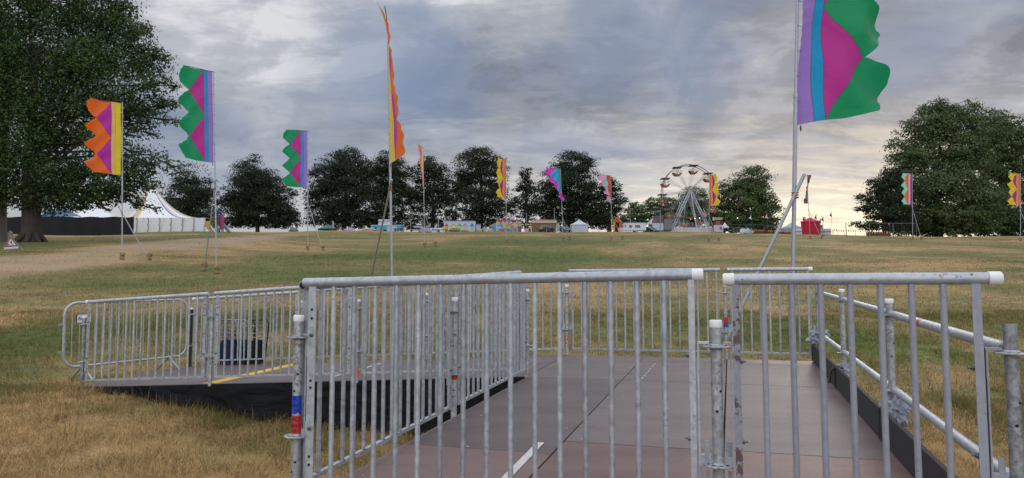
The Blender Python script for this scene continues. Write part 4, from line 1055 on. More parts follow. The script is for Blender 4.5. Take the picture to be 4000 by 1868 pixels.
# --- the row of stalls on the crest
D = 148.0; s1 = D / F
def gazebo(px0, px1, peak, eave, label, m, dep=3.0, walls=True, wm=None, D=D, name='gazebo', text=None, sag=.06):
    p = stand((px0 + px1) / 2, D); t = thing(name, label, 'gazebo', p, -math.atan2(p.x, p.y) if abs(p.x) > 30 else 0); f = lambda px, py, d=0: at(px, py, D + d) - p
    x0, x1 = f(px0, 890).x, f(px1, 890).x; zp, ze = f(0, peak).z, f(0, eave).z; vz = (zp - ze) * .26
    nr, ns = 8, 32; vs = []
    for j in range(ns):
        a = 2 * math.pi * (j + .5) / ns; ca, sa = math.cos(a), math.sin(a); k = 1 / max(abs(ca), abs(sa))
        for i in range(nr + 1):
            tt = i / nr; vs.append((ca * k * (x1 - x0) / 2 * tt, dep / 2 + sa * k * dep / 2 * tt, zp + (ze - zp) * (1 - (1 - tt) ** 1.35)))
    fs = [(j * (nr + 1) + i, j * (nr + 1) + i + 1, ((j + 1) % ns) * (nr + 1) + i + 1, ((j + 1) % ns) * (nr + 1) + i) for j in range(ns) for i in range(nr)]
    b = MB().add(vs, fs, 0, True)
    for (a, c) in (((x0, 0), (x1, 0)), ((x1, 0), (x1, dep)), ((x1, dep), (x0, dep)), ((x0, dep), (x0, 0))):
        b.add([(a[0], a[1], ze), (c[0], c[1], ze), (c[0], c[1], ze - vz), (a[0], a[1], ze - vz)], [(0, 1, 2, 3)])
    b.build('roof', m, t)
    b = MB()
    for x in (x0 + .05, x1 - .05):
        for y in (.06, dep - .06): b.tube([(x, y, -.3), (x, y, ze)], .035, 6)
    b.split('leg', BOLT, t)
    if walls:
        b = MB(); n = 24; vs = []
        for i in range(n + 1):
            x = x0 + .04 + (x1 - x0 - .08) * i / n; vs += [(x, .12 + .05 * math.sin(i * 1.7), -.3), (x, .08, ze - vz * .5)]
        b.add(vs, [(2 * i, 2 * i + 2, 2 * i + 3, 2 * i + 1) for i in range(n)], 0, True)
        for x in (x0 + .02, x1 - .02): b.add([(x, .1, -.3), (x, dep - .1, -.3), (x, dep - .1, ze), (x, .1, ze)], [(0, 1, 2, 3)])
        b.add([(x0, dep - .08, -.3), (x1, dep - .08, -.3), (x1, dep - .08, ze), (x0, dep - .08, ze)], [(0, 1, 2, 3)])
        b.build('wall', wm or m, t)
    return t, f
GG = mat('dark_green_canvas', (.025, .15, .105), .7); 
gazebo(1243, 1316, 873, 892, 'green canopy gazebo at the left end of the stall row', GG, walls=False)
def feather(px, top, bot, wpx, m, label, lean=2, D=D, logo=None):
    p = stand(px, D); t = thing('feather_banner', label, 'banner', p); f = lambda x, y, d=0: at(x, y, D + d) - p
    z0, z1 = f(0, bot).z, f(0, top).z; w_ = wpx * D / F
    pts = [(0, z0), (w_, z0 + .1), (w_, z0 + (z1 - z0) * .7), (w_ * .75, z0 + (z1 - z0) * .9), (w_ * .2, z1), (0, z1)]
    MB().prism(pts, -.02, .02).build('sail', m, t)
    MB().tube([(-.03, 0, -.3), (-.03, 0, z1), (w_ * .2, 0, z1 + .06)], .03, 6).build('pole', BOLT, t)
    if logo:
        b = MB()
        for k in range(5): b.box((w_ * .5, -.024, z0 + (z1 - z0) * (.15 + .13 * k)), (w_ * .35, .004, (z1 - z0) * .08))
        b.split('print', logo, t)
    return t
LILAC = mat('lilac_cloth', (.50, .36, .52), .7, trans=.2)
feather(1297, 863, 897, 6.5, LILAC, 'lilac feather banner beside the green gazebo', logo=mat('grey_print', (.25, .2, .3), .7))
REDW = mat('red_brown_stain', (.115, .030, .022), .7, var=.25); DKW = mat('near_black_stain', (.018, .014, .02), .7); ORW = mat('orange_brown_stain', (.21, .075, .03), .7, var=.2)
def picnic(px0, px1, top, label, m, D=D, rz=0.0):
    p = stand((px0 + px1) / 2, D - 1.5); t = thing('picnic_table', label, 'picnic table', p, rz, 'picnic tables along the stalls'); ln = (px1 - px0) * D / F; z = max(at(0, top, D - 1.5).z - p.z, .62)
    MB().box((0, 0, z), (ln, .75, .06)).build('table_top', m, t)
    for s in (-1, 1): MB().box((0, s * .7, z * .58), (ln, .26, .05)).build('bench', m, t)
    b = MB()
    for x in (-ln * .33, ln * .33):
        for s in (-1, 1): b.tube([(x, s * .75, -.3), (x, s * .25, z)], .05, 5)
        b.box((x, 0, z * .55), (.06, 1.5, .10))
    b.split('trestle_leg', m, t); return t
picnic(1272, 1312, 894, 'red brown picnic table under the edge of the green gazebo', REDW)
picnic(1312, 1343, 893, 'red brown picnic table beside the lilac cushions', REDW)
picnic(1538, 1572, 897, 'almost black picnic table in front of the cyan trailer', DKW)
picnic(1600, 1644, 897, 'red brown picnic table in front of the black gazebo', REDW)
picnic(1706, 1750, 897, 'orange brown picnic table at the left end of the beach hut trailer', ORW)
def soft(name, label, cat, px0, px1, py0, py1, m, seed, amp=.3, D=D - 1.0, group=None, dep=None, fr=1.5):
    p = stand((px0 + px1) / 2, D); s = D / F; w_, h = (px1 - px0) * s, (py1 - py0) * s; z1 = at(0, py0, D).z - p.z
    b = MB().blob((0, 0, z1 / 2 - .1), (w_, dep or max(w_ * .6, .6), z1 + .4), seed, amp, fr, 22, 14, smooth=False)
    return tag(b.build(name, m, None, p), label, cat, group)
PINK = mat('pink_cushion', (.45, .04, .16), .8); LAV = mat('lavender_cushion', (.36, .33, .58), .8, bump=.3, bscale=6)
soft('bean_bag', 'pink bean bag on top of the lavender ones', 'bean bag', 1357, 1373, 889, 905, PINK, 3, .2, D - .6, 'bean bags near the green gazebo')
soft('bean_bag', 'lavender bean bag left of the pink one', 'bean bag', 1338, 1358, 896, 906, LAV, 4, .2, D - 1, 'bean bags near the green gazebo')
soft('bean_bag', 'large lavender bean bag right of the pink one', 'bean bag', 1355, 1385, 893, 906, LAV, 5, .2, D - 1.2, 'bean bags near the green gazebo')
PALE = mat('pale_log_wood', (.42, .33, .27), .8, var=.25, scale=1.5); STONE = mat('grey_boulder', (.18, .16, .15), .9, var=.4, scale=1.2, bump=.8, bscale=4); SAND = mat('tan_boulder', (.40, .30, .235), .9, var=.3, scale=1.0, bump=.6, bscale=4)
soft('log_seat', 'pale round log seat under the lavender bean bags', 'log', 1373, 1383, 900, 908, PALE, 6, .1, D - 2, 'log seats by the bean bags'); soft('log_seat', 'pale log seat end below the pink bean bag', 'log', 1346, 1361, 902, 908, PALE, 7, .1, D - 2, 'log seats by the bean bags')
BG = 'boulders along the crest of the field'
soft('boulder', 'dark grey boulder alone under the gap between the left tree groups', 'boulder', 1126, 1166, 892, 908, STONE, 11, .3, D - 1, BG)
soft('boulder', 'broad tan boulder left of the cyan trailer', 'boulder', 1412, 1472, 894, 909, SAND, 12, .3, D - 3, BG)
soft('boulder', 'small orange tan boulder against the cyan trailer', 'boulder', 1468, 1490, 897, 908, mat('orange_tan_boulder', (.36, .22, .14), .9, var=.3), 13, .2, D - 3, BG)
soft('boulder', 'grey boulder in front of the beach hut pictures', 'boulder', 1754, 1799, 893, 908, STONE, 14, .35, D - 3, BG)
soft('boulder', 'low grey boulder in front of the green painted hut', 'boulder', 1802, 1832, 900, 908, STONE, 15, .3, D - 3, BG)
soft('boulder', 'pale grey boulder at the right foot of the black gazebo', 'boulder', 1640, 1684, 893, 908, mat('pale_boulder', (.34, .31, .30), .9, var=.4, scale=1.3, bump=.7, bscale=4), 16, .45, D - 3, BG)
soft('boulder', 'white stone behind the road works sign', 'boulder', 24, 51, 907, 919, PALE, 17, .35, 60, BG)

def box_thing(name, label, cat, px0, px1, top, dep, m, D=D, body='body', group=None, bot=None, bevel=.04):
    p = stand((px0 + px1) / 2, D); t = thing(name, label, cat, p, -math.atan2(p.x, p.y) if p.x > 40 else 0, group); f = lambda px, py, d=0: at(px, py, D + d) - p
    x0, x1, z1 = f(px0, 890).x, f(px1, 890).x, f(0, top).z; z0 = .35 if bot is None else bot
    MB().box(((x0 + x1) / 2, dep / 2, (z0 + z1) / 2), (x1 - x0, dep, z1 - z0)).build(body, m, t, bevel=bevel)
    return t, f, x0, x1, z0, z1
def front(t, name, m, f, px0, px1, py0, py1, d=-.03, th=.04):
    a, c = f(px0, py1), f(px1, py0)
    return MB().box(((a.x + c.x) / 2, d, (a.z + c.z) / 2), (abs(c.x - a.x), th, abs(c.z - a.z))).build(name, m, t)
def wheels(t, xs, r=.32, y=.2, dep=2.0):
    TY = mat('black_tyre', (.02, .02, .02), .85); RM = mat('wheel_rim', (.38, .38, .40), .4, .5)
    for x in xs:
        for yy in (y, dep - y):
            o = MB().tube([(x, yy - .11, r - .05), (x, yy + .11, r - .05)], r, 18).build('wheel', TY, t); MB().tube([(x, yy - .125, r - .05), (x, yy + .125, r - .05)], r * .6, 14).build('rim', RM, o)
CYAN = mat('cyan_paint', (.07, .34, .48), .45, var=.05); CYW = mat('pale_grey_hatch', (.42, .46, .52), .6, var=.05); CYL = mat('pale_cyan_trim', (.16, .46, .60), .5)
SIGNF = mat('white_board', (.66, .64, .68), .6, var=.05); GLASS = mat('dark_glass', (.015, .02, .025), .12, spec=.8)
t, f, x0, x1, z0, z1 = box_thing('food_trailer', 'cyan food trailer with a white scripted sign on its roof', 'food trailer', 1449, 1568, 880, 2.3, CYAN)
front(t, 'serving_hatch', CYW, f, 1512, 1551, 883.5, 904); front(t, 'roof_trim', CYL, f, 1449, 1568, 879, 882.5, -.05)
front(t, 'skirt_trim', CYL, f, 1492, 1513, 903, 906, -.05)
front(t, 'window', GLASS, f, 1464, 1470, 888, 898); front(t, 'window_frame', CYL, f, 1451, 1458, 886, 896)
s_ = front(t, 'roof_sign', SIGNF, f, 1477, 1526, 857, 879, .3, .12)
c = f(1499, 866.5); text_part('lettering', 'The Scran', .62, GREYC, s_, (c.x, .225, c.z + .12), (PI / 2, R(-6), 0), bold=.02); c = f(1503, 873); 
b = MB(); b.tube([f(1490, 875.5, .225), f(1494, 873.2, .225), f(1502, 872.8, .225), f(1513, 871.2, .225), f(1517, 869, .225)], .035, 5); b.tube([f(1484, 873, .225), f(1481, 870, .225), f(1484, 863, .225), f(1488, 861, .225)], .05, 5); b.build('flourish', GREYC, s_)
b = MB()
for px in (1466, 1495, 1517, 1545): b.tube([f(px, 881, -.05), f(px, 882.5, -.25)], .05, 6)
b.split('spotlight', BOLT, t); wheels(t, (-.9, .2), dep=2.3)
b = MB(); q = f(1572, 896); b.box(q + Vector((0, 1, 0)), (.3, .3, 2.0)); b.build('flue', BOLT, t)

t, f = gazebo(1604, 1681, 865, 887, 'black gazebo with white printed lettering on its roof', mat('black_canvas', (.014, .014, .020), .7), walls=False)
LT = mat('white_lettering', (.55, .55, .58), .6)
c = f(1634, 886); text_part('lettering', 'HOPPINESS', .46, LT, t, (c.x, -.03, c.z - .08), bold=.022, squeeze=.8)
b = MB()
for k in range(7): a = f(1627 + 3.2 * k, 876.5 + (k % 2) * 1.0, .75); b.box(a, (.17, .02, .22 + .1 * (k % 3)), Matrix.Rotation(-.2, 3, 'X'))
b.split('print', LT, t); c = f(1670, 886.5); text_part('lettering', 'HOPS', .3, LT, t, (c.x, -.03, c.z), bold=.01)
t, f, x0, x1, z0, z1 = box_thing('white_banner', 'low white banner with blue lettering left of the beach hut trailer', 'banner', 1680, 1718, 891, .12, SIGNF, D=D - .8, body='panel', bot=-.2)
BLU = mat('blue_lettering', (.03, .12, .40), .6); c = f(1697, 898); text_part('lettering', 'P', .62, BLU, t, (f(1691, 890).x, -.02, f(0, 898).z), bold=.03); text_part('lettering', 'arking', .4, BLU, t, (f(1700, 890).x, -.02, f(0, 897).z), bold=.01)
front(t, 'underline', mat('pink_line', (.5, .3, .45), .6), f, 1692, 1705, 900, 901.2, -.02, .01)

# beach hut trailer
SKYB = mat('pale_blue_paint', (.42, .50, .58), .5, var=.06); YG = mat('yellow_green_paint', (.55, .58, .22), .6, var=.08); LY = mat('pale_yellow_paint', (.60, .55, .22), .6)
t, f, x0, x1, z0, z1 = box_thing('beach_hut_trailer', 'pale blue catering trailer painted with a row of coloured beach huts', 'food trailer', 1734, 1856, 863, 2.4, SKYB)
front(t, 'sand_band', YG, f, 1736, 1854, 888, 907, -.025); front(t, 'roof_edge', mat('dark_roof_edge', (.10, .12, .15), .6), f, 1733, 1857, 861.5, 864, -.06)
front(t, 'sand_path', mat('sand_print', (.50, .48, .30), .7), f, 1750, 1834, 897, 906, -.04)
def hut(px, wpx, top, mid, bot, cr, cw, roofdark):
    a = [f(px - wpx / 2, mid), f(px + wpx / 2, mid), f(px, top)]
    b = MB(); b.prism([(q.x, q.z) for q in a], -.075, -.05); r_ = b.build('painted_hut', cr, t)
    front(r_, 'hut_wall', cw, f, px - wpx * .36, px + wpx * .36, mid, bot, -.06)
    b = MB(); b.tube([a[0] + Vector((0, -.08, 0)), a[2] + Vector((0, -.08, 0)), a[1] + Vector((0, -.08, 0))], .05, 5); b.tube([a[2] + Vector((0, -.08, 0)), f(px, top - 4) + Vector((0, -.08, 0))], .025, 4); b.build('hut_outline', roofdark, r_)
c_ = lambda n, c: mat(n, c, .6, var=.06)
hut(1745, 14, 874, 884, 900, c_('hut_red', (.52, .07, .025)), c_('hut_orange', (.66, .28, .05)), c_('hut_dark_red', (.33, .03, .02)))
hut(1771, 19, 874.5, 884, 896, c_('hut_yellow', (.68, .50, .06)), c_('hut_pale_yellow', (.62, .54, .16)), c_('hut_dark_yellow', (.50, .22, .03)))
hut(1795, 18, 874.5, 884, 896, c_('hut_green', (.14, .46, .05)), c_('hut_lime', (.32, .58, .12)), c_('hut_dark_green', (.04, .20, .06)))
hut(1818, 19, 874.5, 884, 895, c_('hut_lilac', (.46, .30, .50)), c_('hut_pale_lilac', (.50, .40, .46)), c_('hut_dark_lilac', (.25, .12, .30)))
hut(1844, 14, 873, 884, 899, c_('hut_blue', (.06, .20, .55)), c_('hut_pale_blue', (.16, .42, .62)), c_('hut_dark_blue', (.03, .07, .32)))
b = MB(); b.box(f(1737, 862) + Vector((0, .6, .15)), (.22, .2, 1.0)); b.build('flue', CYW, t); wheels(t, (.2, 1.1), dep=2.4)
t, f, x0, x1, z0, z1 = box_thing('toilet_cabin', 'small grey cabin right of the beach hut trailer', 'cabin', 1858, 1877, 876, 1.6, mat('grey_cabin_paint', (.36, .39, .44), .6), D=D + .6, bot=-.2)
front(t, 'door', CYW, f, 1861, 1870, 880, 904); front(t, 'roof', GREYC, f, 1856.5, 1878.5, 875, 878, -.06)
# tub seats
p = stand(1894, D - 2); t = thing('tub_table', 'white round tub table between two beige curved seats', 'table', p); f = lambda px, py, d=0: at(px, py, D - 2 + d) - p
k_ = (D - 2) / F; zt = f(0, 894.5).z
b = MB(); b.lathe([(5.5 * k_, -.2), (7 * k_, zt * .7), (10 * k_, zt * .9), (10 * k_, zt)], (0, 0, 0), 18); b.build('tub', mat('white_tub', (.55, .58, .58), .5), t); MB().lathe([(.1, zt), (11 * k_, zt + .01), (11 * k_, zt + .12), (.1, zt + .12)], (0, 0, 0), 18).build('table_top', mat('mint_top', (.42, .52, .50), .5), t)
for px, lab in ((1875, 'beige curved drum seat left of the white tub table'), (1914, 'beige curved drum seat right of the white tub table')):
    p = stand(px, D - 2); o = MB().lathe([(9.0 * k_, -.3), (10.5 * k_, zt * .5), (9 * k_, zt * .98), (2 * k_, zt)], (0, 0, 0), 20).build('drum_seat', SAND, None, p); tag(o, lab, 'seat', 'drum seats beside the tub table')
# colourful van
VANB = mat('sky_blue_paint', (.07, .30, .50), .45, var=.05)
def patchwork():
    global nt
    m = bpy.data.materials.new('patchwork_van_print'); m.use_nodes = True; nt = m.node_tree; p = nt.nodes['Principled BSDF']; t = N('ShaderNodeTexCoord')
    v = N('ShaderNodeTexVoronoi'); v.distance = 'MANHATTAN'; v.inputs['Scale'].default_value = 1.5; v.inputs['Randomness'].default_value = 1; L(t.outputs['Object'], v.inputs['Vector'])
    s = N('ShaderNodeSeparateColor'); L(v.outputs['Color'], s.inputs[0])
    c = RAMP(s.outputs[0], [(.0, (.06, .27, .50)), (.34, (.62, .44, .06)), (.50, (.05, .20, .42)), (.62, (.30, .45, .55)), (.74, (.55, .06, .18)), (.86, (.58, .40, .06)), (.93, (.10, .34, .52))], 'CONSTANT')
    L(c, p.inputs['Base Color']); p.inputs['Roughness'].default_value = .5; return m
t, f, x0, x1, z0, z1 = box_thing('snack_van', 'brightly patterned blue, yellow and red snack van with letters on its side', 'food van', 1941, 2021, 861, 2.2, patchwork())
b = MB(); pts = [(1922, 904), (1922, 884), (1928, 877), (1941, 866), (1941, 904)]; b.prism([(f(x, y).x, f(x, y).z) for x, y in pts], .06, 2.1); b.build('cab', VANB, t)
b = MB(); pts = [(1924, 895), (1924, 886), (1931, 885.5), (1931, 895)]; b.prism([(f(x, y).x, f(x, y).z) for x, y in pts], .0, .05); b.build('cab_window', GLASS, t)
b = MB(); pts = [(1917, 890), (1917, 879), (1934, 871), (1936, 873), (1921, 888)]; b.prism([(f(x, y).x, f(x, y).z) for x, y in pts], .2, 2.0); b.build('bonnet', mat('van_orange', (.50, .20, .04), .5), t)
front(t, 'awning', mat('raspberry_awning', (.40, .05, .08), .6), f, 1943, 2016, 858.5, 864, -.2, .3)
POS = mat('white_post', (.66, .64, .64), .5)
for px in (1941, 2020): front(t, 'corner_post', POS, f, px - 1.3, px + 1.3, 864, 908, -.05)
for k, px in enumerate((1965, 1980, 1995)):
    c = f(px, 868.5); o = MB().tube([(c.x, -.10, c.z), (c.x, -.05, c.z)], .27, 18).build('round_sign', SIGNF, t)
    b = MB(); b.tube([(c.x - .1, -.115, c.z - .12), (c.x - .02, -.115, c.z + .13), (c.x + .1, -.115, c.z - .1)], .03, 5); b.build('sign_drawing', (RED_P, mat('grey_print', (.25, .2, .3)), BLU)[k], o)
b = MB(); pts = [(1968, 891), (1974, 875), (1990, 875), (1995, 891)]; b.prism([(f(x, y).x, f(x, y).z) for x, y in pts], -.09, -.03); o = b.build('name_board', mat('board_yellow', (.62, .42, .06), .6), t)
RT = mat('red_lettering', (.50, .06, .02), .6); c = f(1981, 880.5); text_part('lettering', 'CIN', .52, RT, o, (c.x, -.10, c.z), bold=.02); c = f(1981, 887); text_part('lettering', 'NAMON', .24, RT, o, (c.x, -.10, c.z), bold=.012)
front(t, 'shelf', POS, f, 1942, 2019, 892.3, 893.2, -.15, .25); front(t, 'counter', mat('counter_crimson', (.45, .02, .10), .6), f, 1962, 1971, 896, 907, -.08); wheels(t, (-1.9, .75), .40, dep=2.2)
b = MB(); c = f(1993, 907); b.lathe([(.46, -.03), (.36, 0), (.36, .03)], (0, 0, 0), 16); 
for k, (px, colr) in enumerate(((1947, (.30, .42, .06)), (1955, (.36, .10, .30)), (2003, (.30, .38, .08)), (2011, (.34, .10, .32)))):
    c = f(px, 902); MB().blob((c.x, -.12, c.z), (.5, .25, .6), k, .3).build('flower_print', mat('flower_%s' % ('green', 'violet', 'lime', 'plum')[k], colr, .7), t)
t, f, x0, x1, z0, z1 = box_thing('menu_board', 'tall menu board of purple and yellow strips right of the patterned van', 'menu board', 2022, 2037, 863, .2, mat('board_plum', (.12, .06, .15), .6), D=D - .5, body='panel', bot=-.2)
for k, (a, c2, cm) in enumerate(((867, 871, LY), (874, 877.5, LY), (880, 883, LY), (886, 887.5, mat('strip_violet', (.20, .10, .28), .6)), (889, 894.5, mat('strip_red', (.42, .07, .08), .6)), (897, 899, mat('strip_violet', (.2, .1, .28))))): front(t, 'menu_strip', cm, f, 2023.5, 2035.5, a, c2)
t, f, x0, x1, z0, z1 = box_thing('drinks_counter', 'small yellow topped counter left of the brown stall', 'counter', 2052, 2066, 893, .7, mat('white_counter_cloth', (.46, .44, .50), .7), D=D - .6, body='cloth', bot=-.2)
b = MB(); b.box(f(2060, 877) + Vector((0, .4, 0)), (1.05, .9, .3)); b.build('awning', mat('mustard_awning', (.44, .27, .06), .7), t)
b = MB()
for px in (2053, 2065): b.tube([f(px, 893, .1), f(px, 876, .1)], .035, 6)
b.split('awning_post', BOLT, t)
BRN = mat('brown_shutter', (.20, .125, .045), .6, var=.1, scale=.6); CRM = mat('cream_fascia', (.58, .52, .42), .6); CRT = mat('tan_fascia', (.40, .34, .27), .6)
t, f, x0, x1, z0, z1 = box_thing('kiosk_trailer', 'brown shuttered stall with a cream fascia behind the grey car', 'stall', 2078, 2172, 866, 2.4, BRN, bot=-.2)
front(t, 'fascia', CRM, f, 2076.5, 2174, 864, 871.5, -.12, .2); front(t, 'upper_fascia', CRT, f, 2077, 2172.5, 858.5, 864, -.08, .2)
c = f(2125, 867.6); text_part('lettering', 'Gourmet food and drink', .40, INK, t, (c.x, -.225, c.z), squeeze=1.0)
for k in range(5): c = f(2087 + 18.6 * k, 861.2); text_part('lettering', 'PIZZA', .30, RT, t, (c.x, -.185, c.z), bold=.008)
for px in (2081, 2168): front(t, 'crest', BRN, f, px - 2, px + 2, 866, 869.5, -.23, .01)
front(t, 'side_panel', CRM, f, 2173, 2180, 872, 905, .2, .1); front(t, 'side_panel', CRM, f, 2066, 2076, 875, 905, .3, .1); front(t, 'menu_card', INK, f, 2067.5, 2073, 879, 882, .24); front(t, 'menu_card', BRN, f, 2175, 2179, 877.5, 881, .14)
for k in range(9):
    z = f(0, 874 + 3.2 * k).z; MB().box(((x0 + x1) / 2, -.006, z), (x1 - x0 - .1, .02, .012)).build('shutter_slat', mat('dark_shutter_line', (.13, .08, .03), .7), t)
feather(2179, 871, 906, 7, mat('pale_blue_sail', (.42, .48, .62), .7, trans=.2), 'pale blue feather banner right of the brown stall')

# person by the counter
def skin_body(name, joints, m, parent):
    """joints: list of chains [(pos, radius)...] grown into one surface"""
    me = bpy.data.meshes.new(name); vs, es, rs = [], [], []
    def idx_(p, r):
        for i, q in enumerate(vs):
            if (Vector(q) - Vector(p)).length < 1e-4: return i
        vs.append(tuple(p)); rs.append(r); return len(vs) - 1
    for ch in joints:
        pr = None
        for p_, r in ch:
            i = idx_(p_, r)
            if pr is not None: es.append((pr, i))
            pr = i
    me.from_pydata(vs, es, []); o = bpy.data.objects.new(name, me); COL.objects.link(o)
    o.modifiers.new('skin', 'SKIN'); o.modifiers.new('sub', 'SUBSURF').levels = 1
    for i, sv in enumerate(me.skin_vertices[0].data): sv.radius = (rs[i], rs[i]); sv.use_root = i == 0
    dg = bpy.context.evaluated_depsgraph_get(); dg.update()
    m2 = bpy.data.meshes.new_from_object(o.evaluated_get(dg)); bpy.data.objects.remove(o)
    m2.materials.clear(); m2.materials.append(m); return link(name, m2, parent)
p = stand(2069.5, D - 1.3); p.z += .1; t = thing('person', 'person in a white top and dark trousers bending at the counter by the brown stall', 'person', p, R(20))
pel = (0, 0, .86); ch_ = (-.05, -.05, 1.25)
skin_body('body', [[(pel, .13), ((0, 0, 1.02), .12), (ch_, .15), ((-.07, -.08, 1.38), .06), ((-.09, -.12, 1.50), .09), ((-.09, -.12, 1.60), .08)],
    [(ch_, .15), ((.15, -.06, 1.30), .055), ((.22, -.14, 1.08), .045), ((.12, -.32, .98), .035), ((.08, -.40, .97), .03)], [(ch_, .15), ((-.24, -.06, 1.30), .055), ((-.30, -.16, 1.08), .045), ((-.20, -.34, .98), .035), ((-.17, -.42, .97), .03)],
    [(pel, .13), ((.09, 0, .80), .09), ((.10, -.03, .45), .065), ((.10, .03, .08), .045), ((.10, -.12, .03), .035)], [(pel, .13), ((-.09, 0, .80), .09), ((-.10, -.02, .45), .065), ((-.11, .05, .08), .045), ((-.11, -.10, .03), .035)]], mat('skin', (.42, .25, .18), .6), t)
skin_body('top', [[((0, 0, .90), .17), ((0, 0, 1.04), .155), (ch_, .19), ((-.06, -.07, 1.36), .08)], [(ch_, .19), ((.16, -.06, 1.31), .075), ((.21, -.12, 1.14), .06)], [(ch_, .19), ((-.25, -.06, 1.31), .075), ((-.29, -.14, 1.14), .06)]], mat('white_shirt', (.52, .50, .55), .8), t)
skin_body('trousers', [[((0, 0, .92), .15), ((.09, 0, .80), .11), ((.10, -.03, .45), .085), ((.10, .03, .10), .065)], [((0, 0, .92), .15), ((-.09, 0, .80), .11), ((-.10, -.02, .45), .085), ((-.11, .05, .10), .065)]], mat('dark_trousers', (.015, .015, .025), .85), t)
MB().blob((-.09, -.09, 1.60), (.22, .25, .22), 1, .08).build('hair', mat('black_hair', (.012, .010, .010), .7), t)

# cars
def car(px0, px1, label, m, D, rz, plate=True, name='parked_car', zs=1.0):
    p = stand((px0 + px1) / 2, D); t = thing(name, label, 'car', p, rz, 'parked cars'); p.z
    prof = [(-1.95, .35), (-1.98, .60), (-1.93, .86), (-1.80, .98), (-1.55, 1.33), (-1.25, 1.45), (-.2, 1.47), (.45, 1.36), (1.05, .98), (1.72, .84), (1.93, .66), (1.95, .38), (1.6, .24), (-1.6, .24)]
    wid = [.76, .80, .83, .82, .62, .56, .57, .60, .78, .74, .68, .68, .74, .74]
    n = len(prof); vs = [(x, -w_, z) for (x, z), w_ in zip(prof, wid)] + [(x, w_, z) for (x, z), w_ in zip(prof, wid)]
    b = MB(); b.add(vs, [tuple(range(n)), tuple(reversed(range(n, 2 * n)))] + [(i, i + n, (i + 1) % n + n, (i + 1) % n) for i in range(n)], 0)
    b.build('body', m, t, bevel=.05)
    sidew = lambda z: .835 + (.60 - .835) * max(0, (z - .93)) / .42
    for s in (-1, 1):
        for pts in ([(-1.42, 1.0), (-1.28, 1.32), (-.52, 1.36), (-.50, 1.0)], [(-.42, 1.0), (-.44, 1.36), (.28, 1.32), (.82, 1.0)]):
            b = MB(); vs = [(x, s * (sidew(z) + .012), z) for x, z in pts]; b.add(vs, [(0, 1, 2, 3)]); o = b.build('side_window', GLASS, t); o.modifiers.new('thick', 'SOLIDIFY').thickness = .01
    b = MB(); b.add([(-1.80, -.66, 1.03), (-1.80, .66, 1.03), (-1.60, .54, 1.32), (-1.60, -.54, 1.32)], [(0, 1, 2, 3)]); b.build('rear_window', GLASS, t)
    b = MB(); b.add([(.54, -.57, 1.335), (.54, .57, 1.335), (1.04, .72, 1.02), (1.04, -.72, 1.02)], [(0, 1, 2, 3)]); b.build('windscreen', GLASS, t)
    for s in (-1, 1):
        MB().box((-1.90, s * .66, .90), (.12, .30, .17)).build('tail_light', mat('red_lamp_glass', (.25, .02, .03), .25), t); MB().box((1.80, s * .58, .72), (.2, .28, .14)).build('headlight', mat('clear_lamp_glass', (.6, .6, .62), .2), t)
    if plate:
        MB().box((-1.99, 0, .78), (.03, .52, .12)).build('number_plate', mat('yellow_plate', (.62, .45, .16), .5), t); MB().box((1.97, 0, .48), (.03, .52, .12)).build('number_plate', SIGNF, t)
    MB().box((-1.97, 0, .42), (.10, 1.5, .18)).build('bumper', mat('dark_bumper', (.03, .03, .035), .6), t)
    for s in (-1, 1): MB().box((.62, s * .90, 1.02), (.12, .16, .12)).build('wing_mirror', m, t)
    for x in (-1.22, 1.22):
        for s in (-1, 1):
            o = MB().tube([(x, s * .66, .31), (x, s * .84, .31)], .31, 18).build('wheel', mat('black_tyre', (.02, .02, .02), .85), t); MB().tube([(x, s * .70, .31), (x, s * .855, .31)], .19, 14).build('rim', mat('wheel_rim', (.38, .38, .40), .4, .5), o)
    t.scale = (zs,) * 3; return t
car(2107, 2167, 'dark grey hatchback parked tail outwards before the brown stall', mat('gunmetal_car_paint', (.065, .07, .085), .3, .5, var=.03, coat=.6), D - 3.0, R(48))
car(2182, 2232, 'black car parked behind a low barrier beside the white gazebo', mat('black_car_paint', (.012, .012, .014), .3, .2, var=.03, coat=.6), D - .5, R(-80), zs=.95)
car(2527, 2552, 'dark blue car half hidden between the caravan and the truck', mat('blue_black_car_paint', (.02, .025, .04), .3, .2, var=.03, coat=.6), D + 4, R(-70), zs=.9)
gazebo(2231, 2299, 855, 875, 'plain white gazebo with drawn walls right of the brown stall', mat('white_gazebo_canvas', (.58, .60, .66), .7, trans=.15), wm=mat('white_gazebo_wall', (.55, .57, .63), .75, bump=.5, bscale=2, trans=.15))
for px, lab, D_ in ((2185, 'low crowd barrier in front of the black car', D - 3.4), (2310, 'low crowd barrier right of the white gazebo', D + .2), (2865, 'crowd barrier before the mesh fence right of the ticket booth', 132), (2896, 'second crowd barrier before the mesh fence, nearer the bunting', 132)):
    crowd_barrier(stand(px, D_), 0, lab)
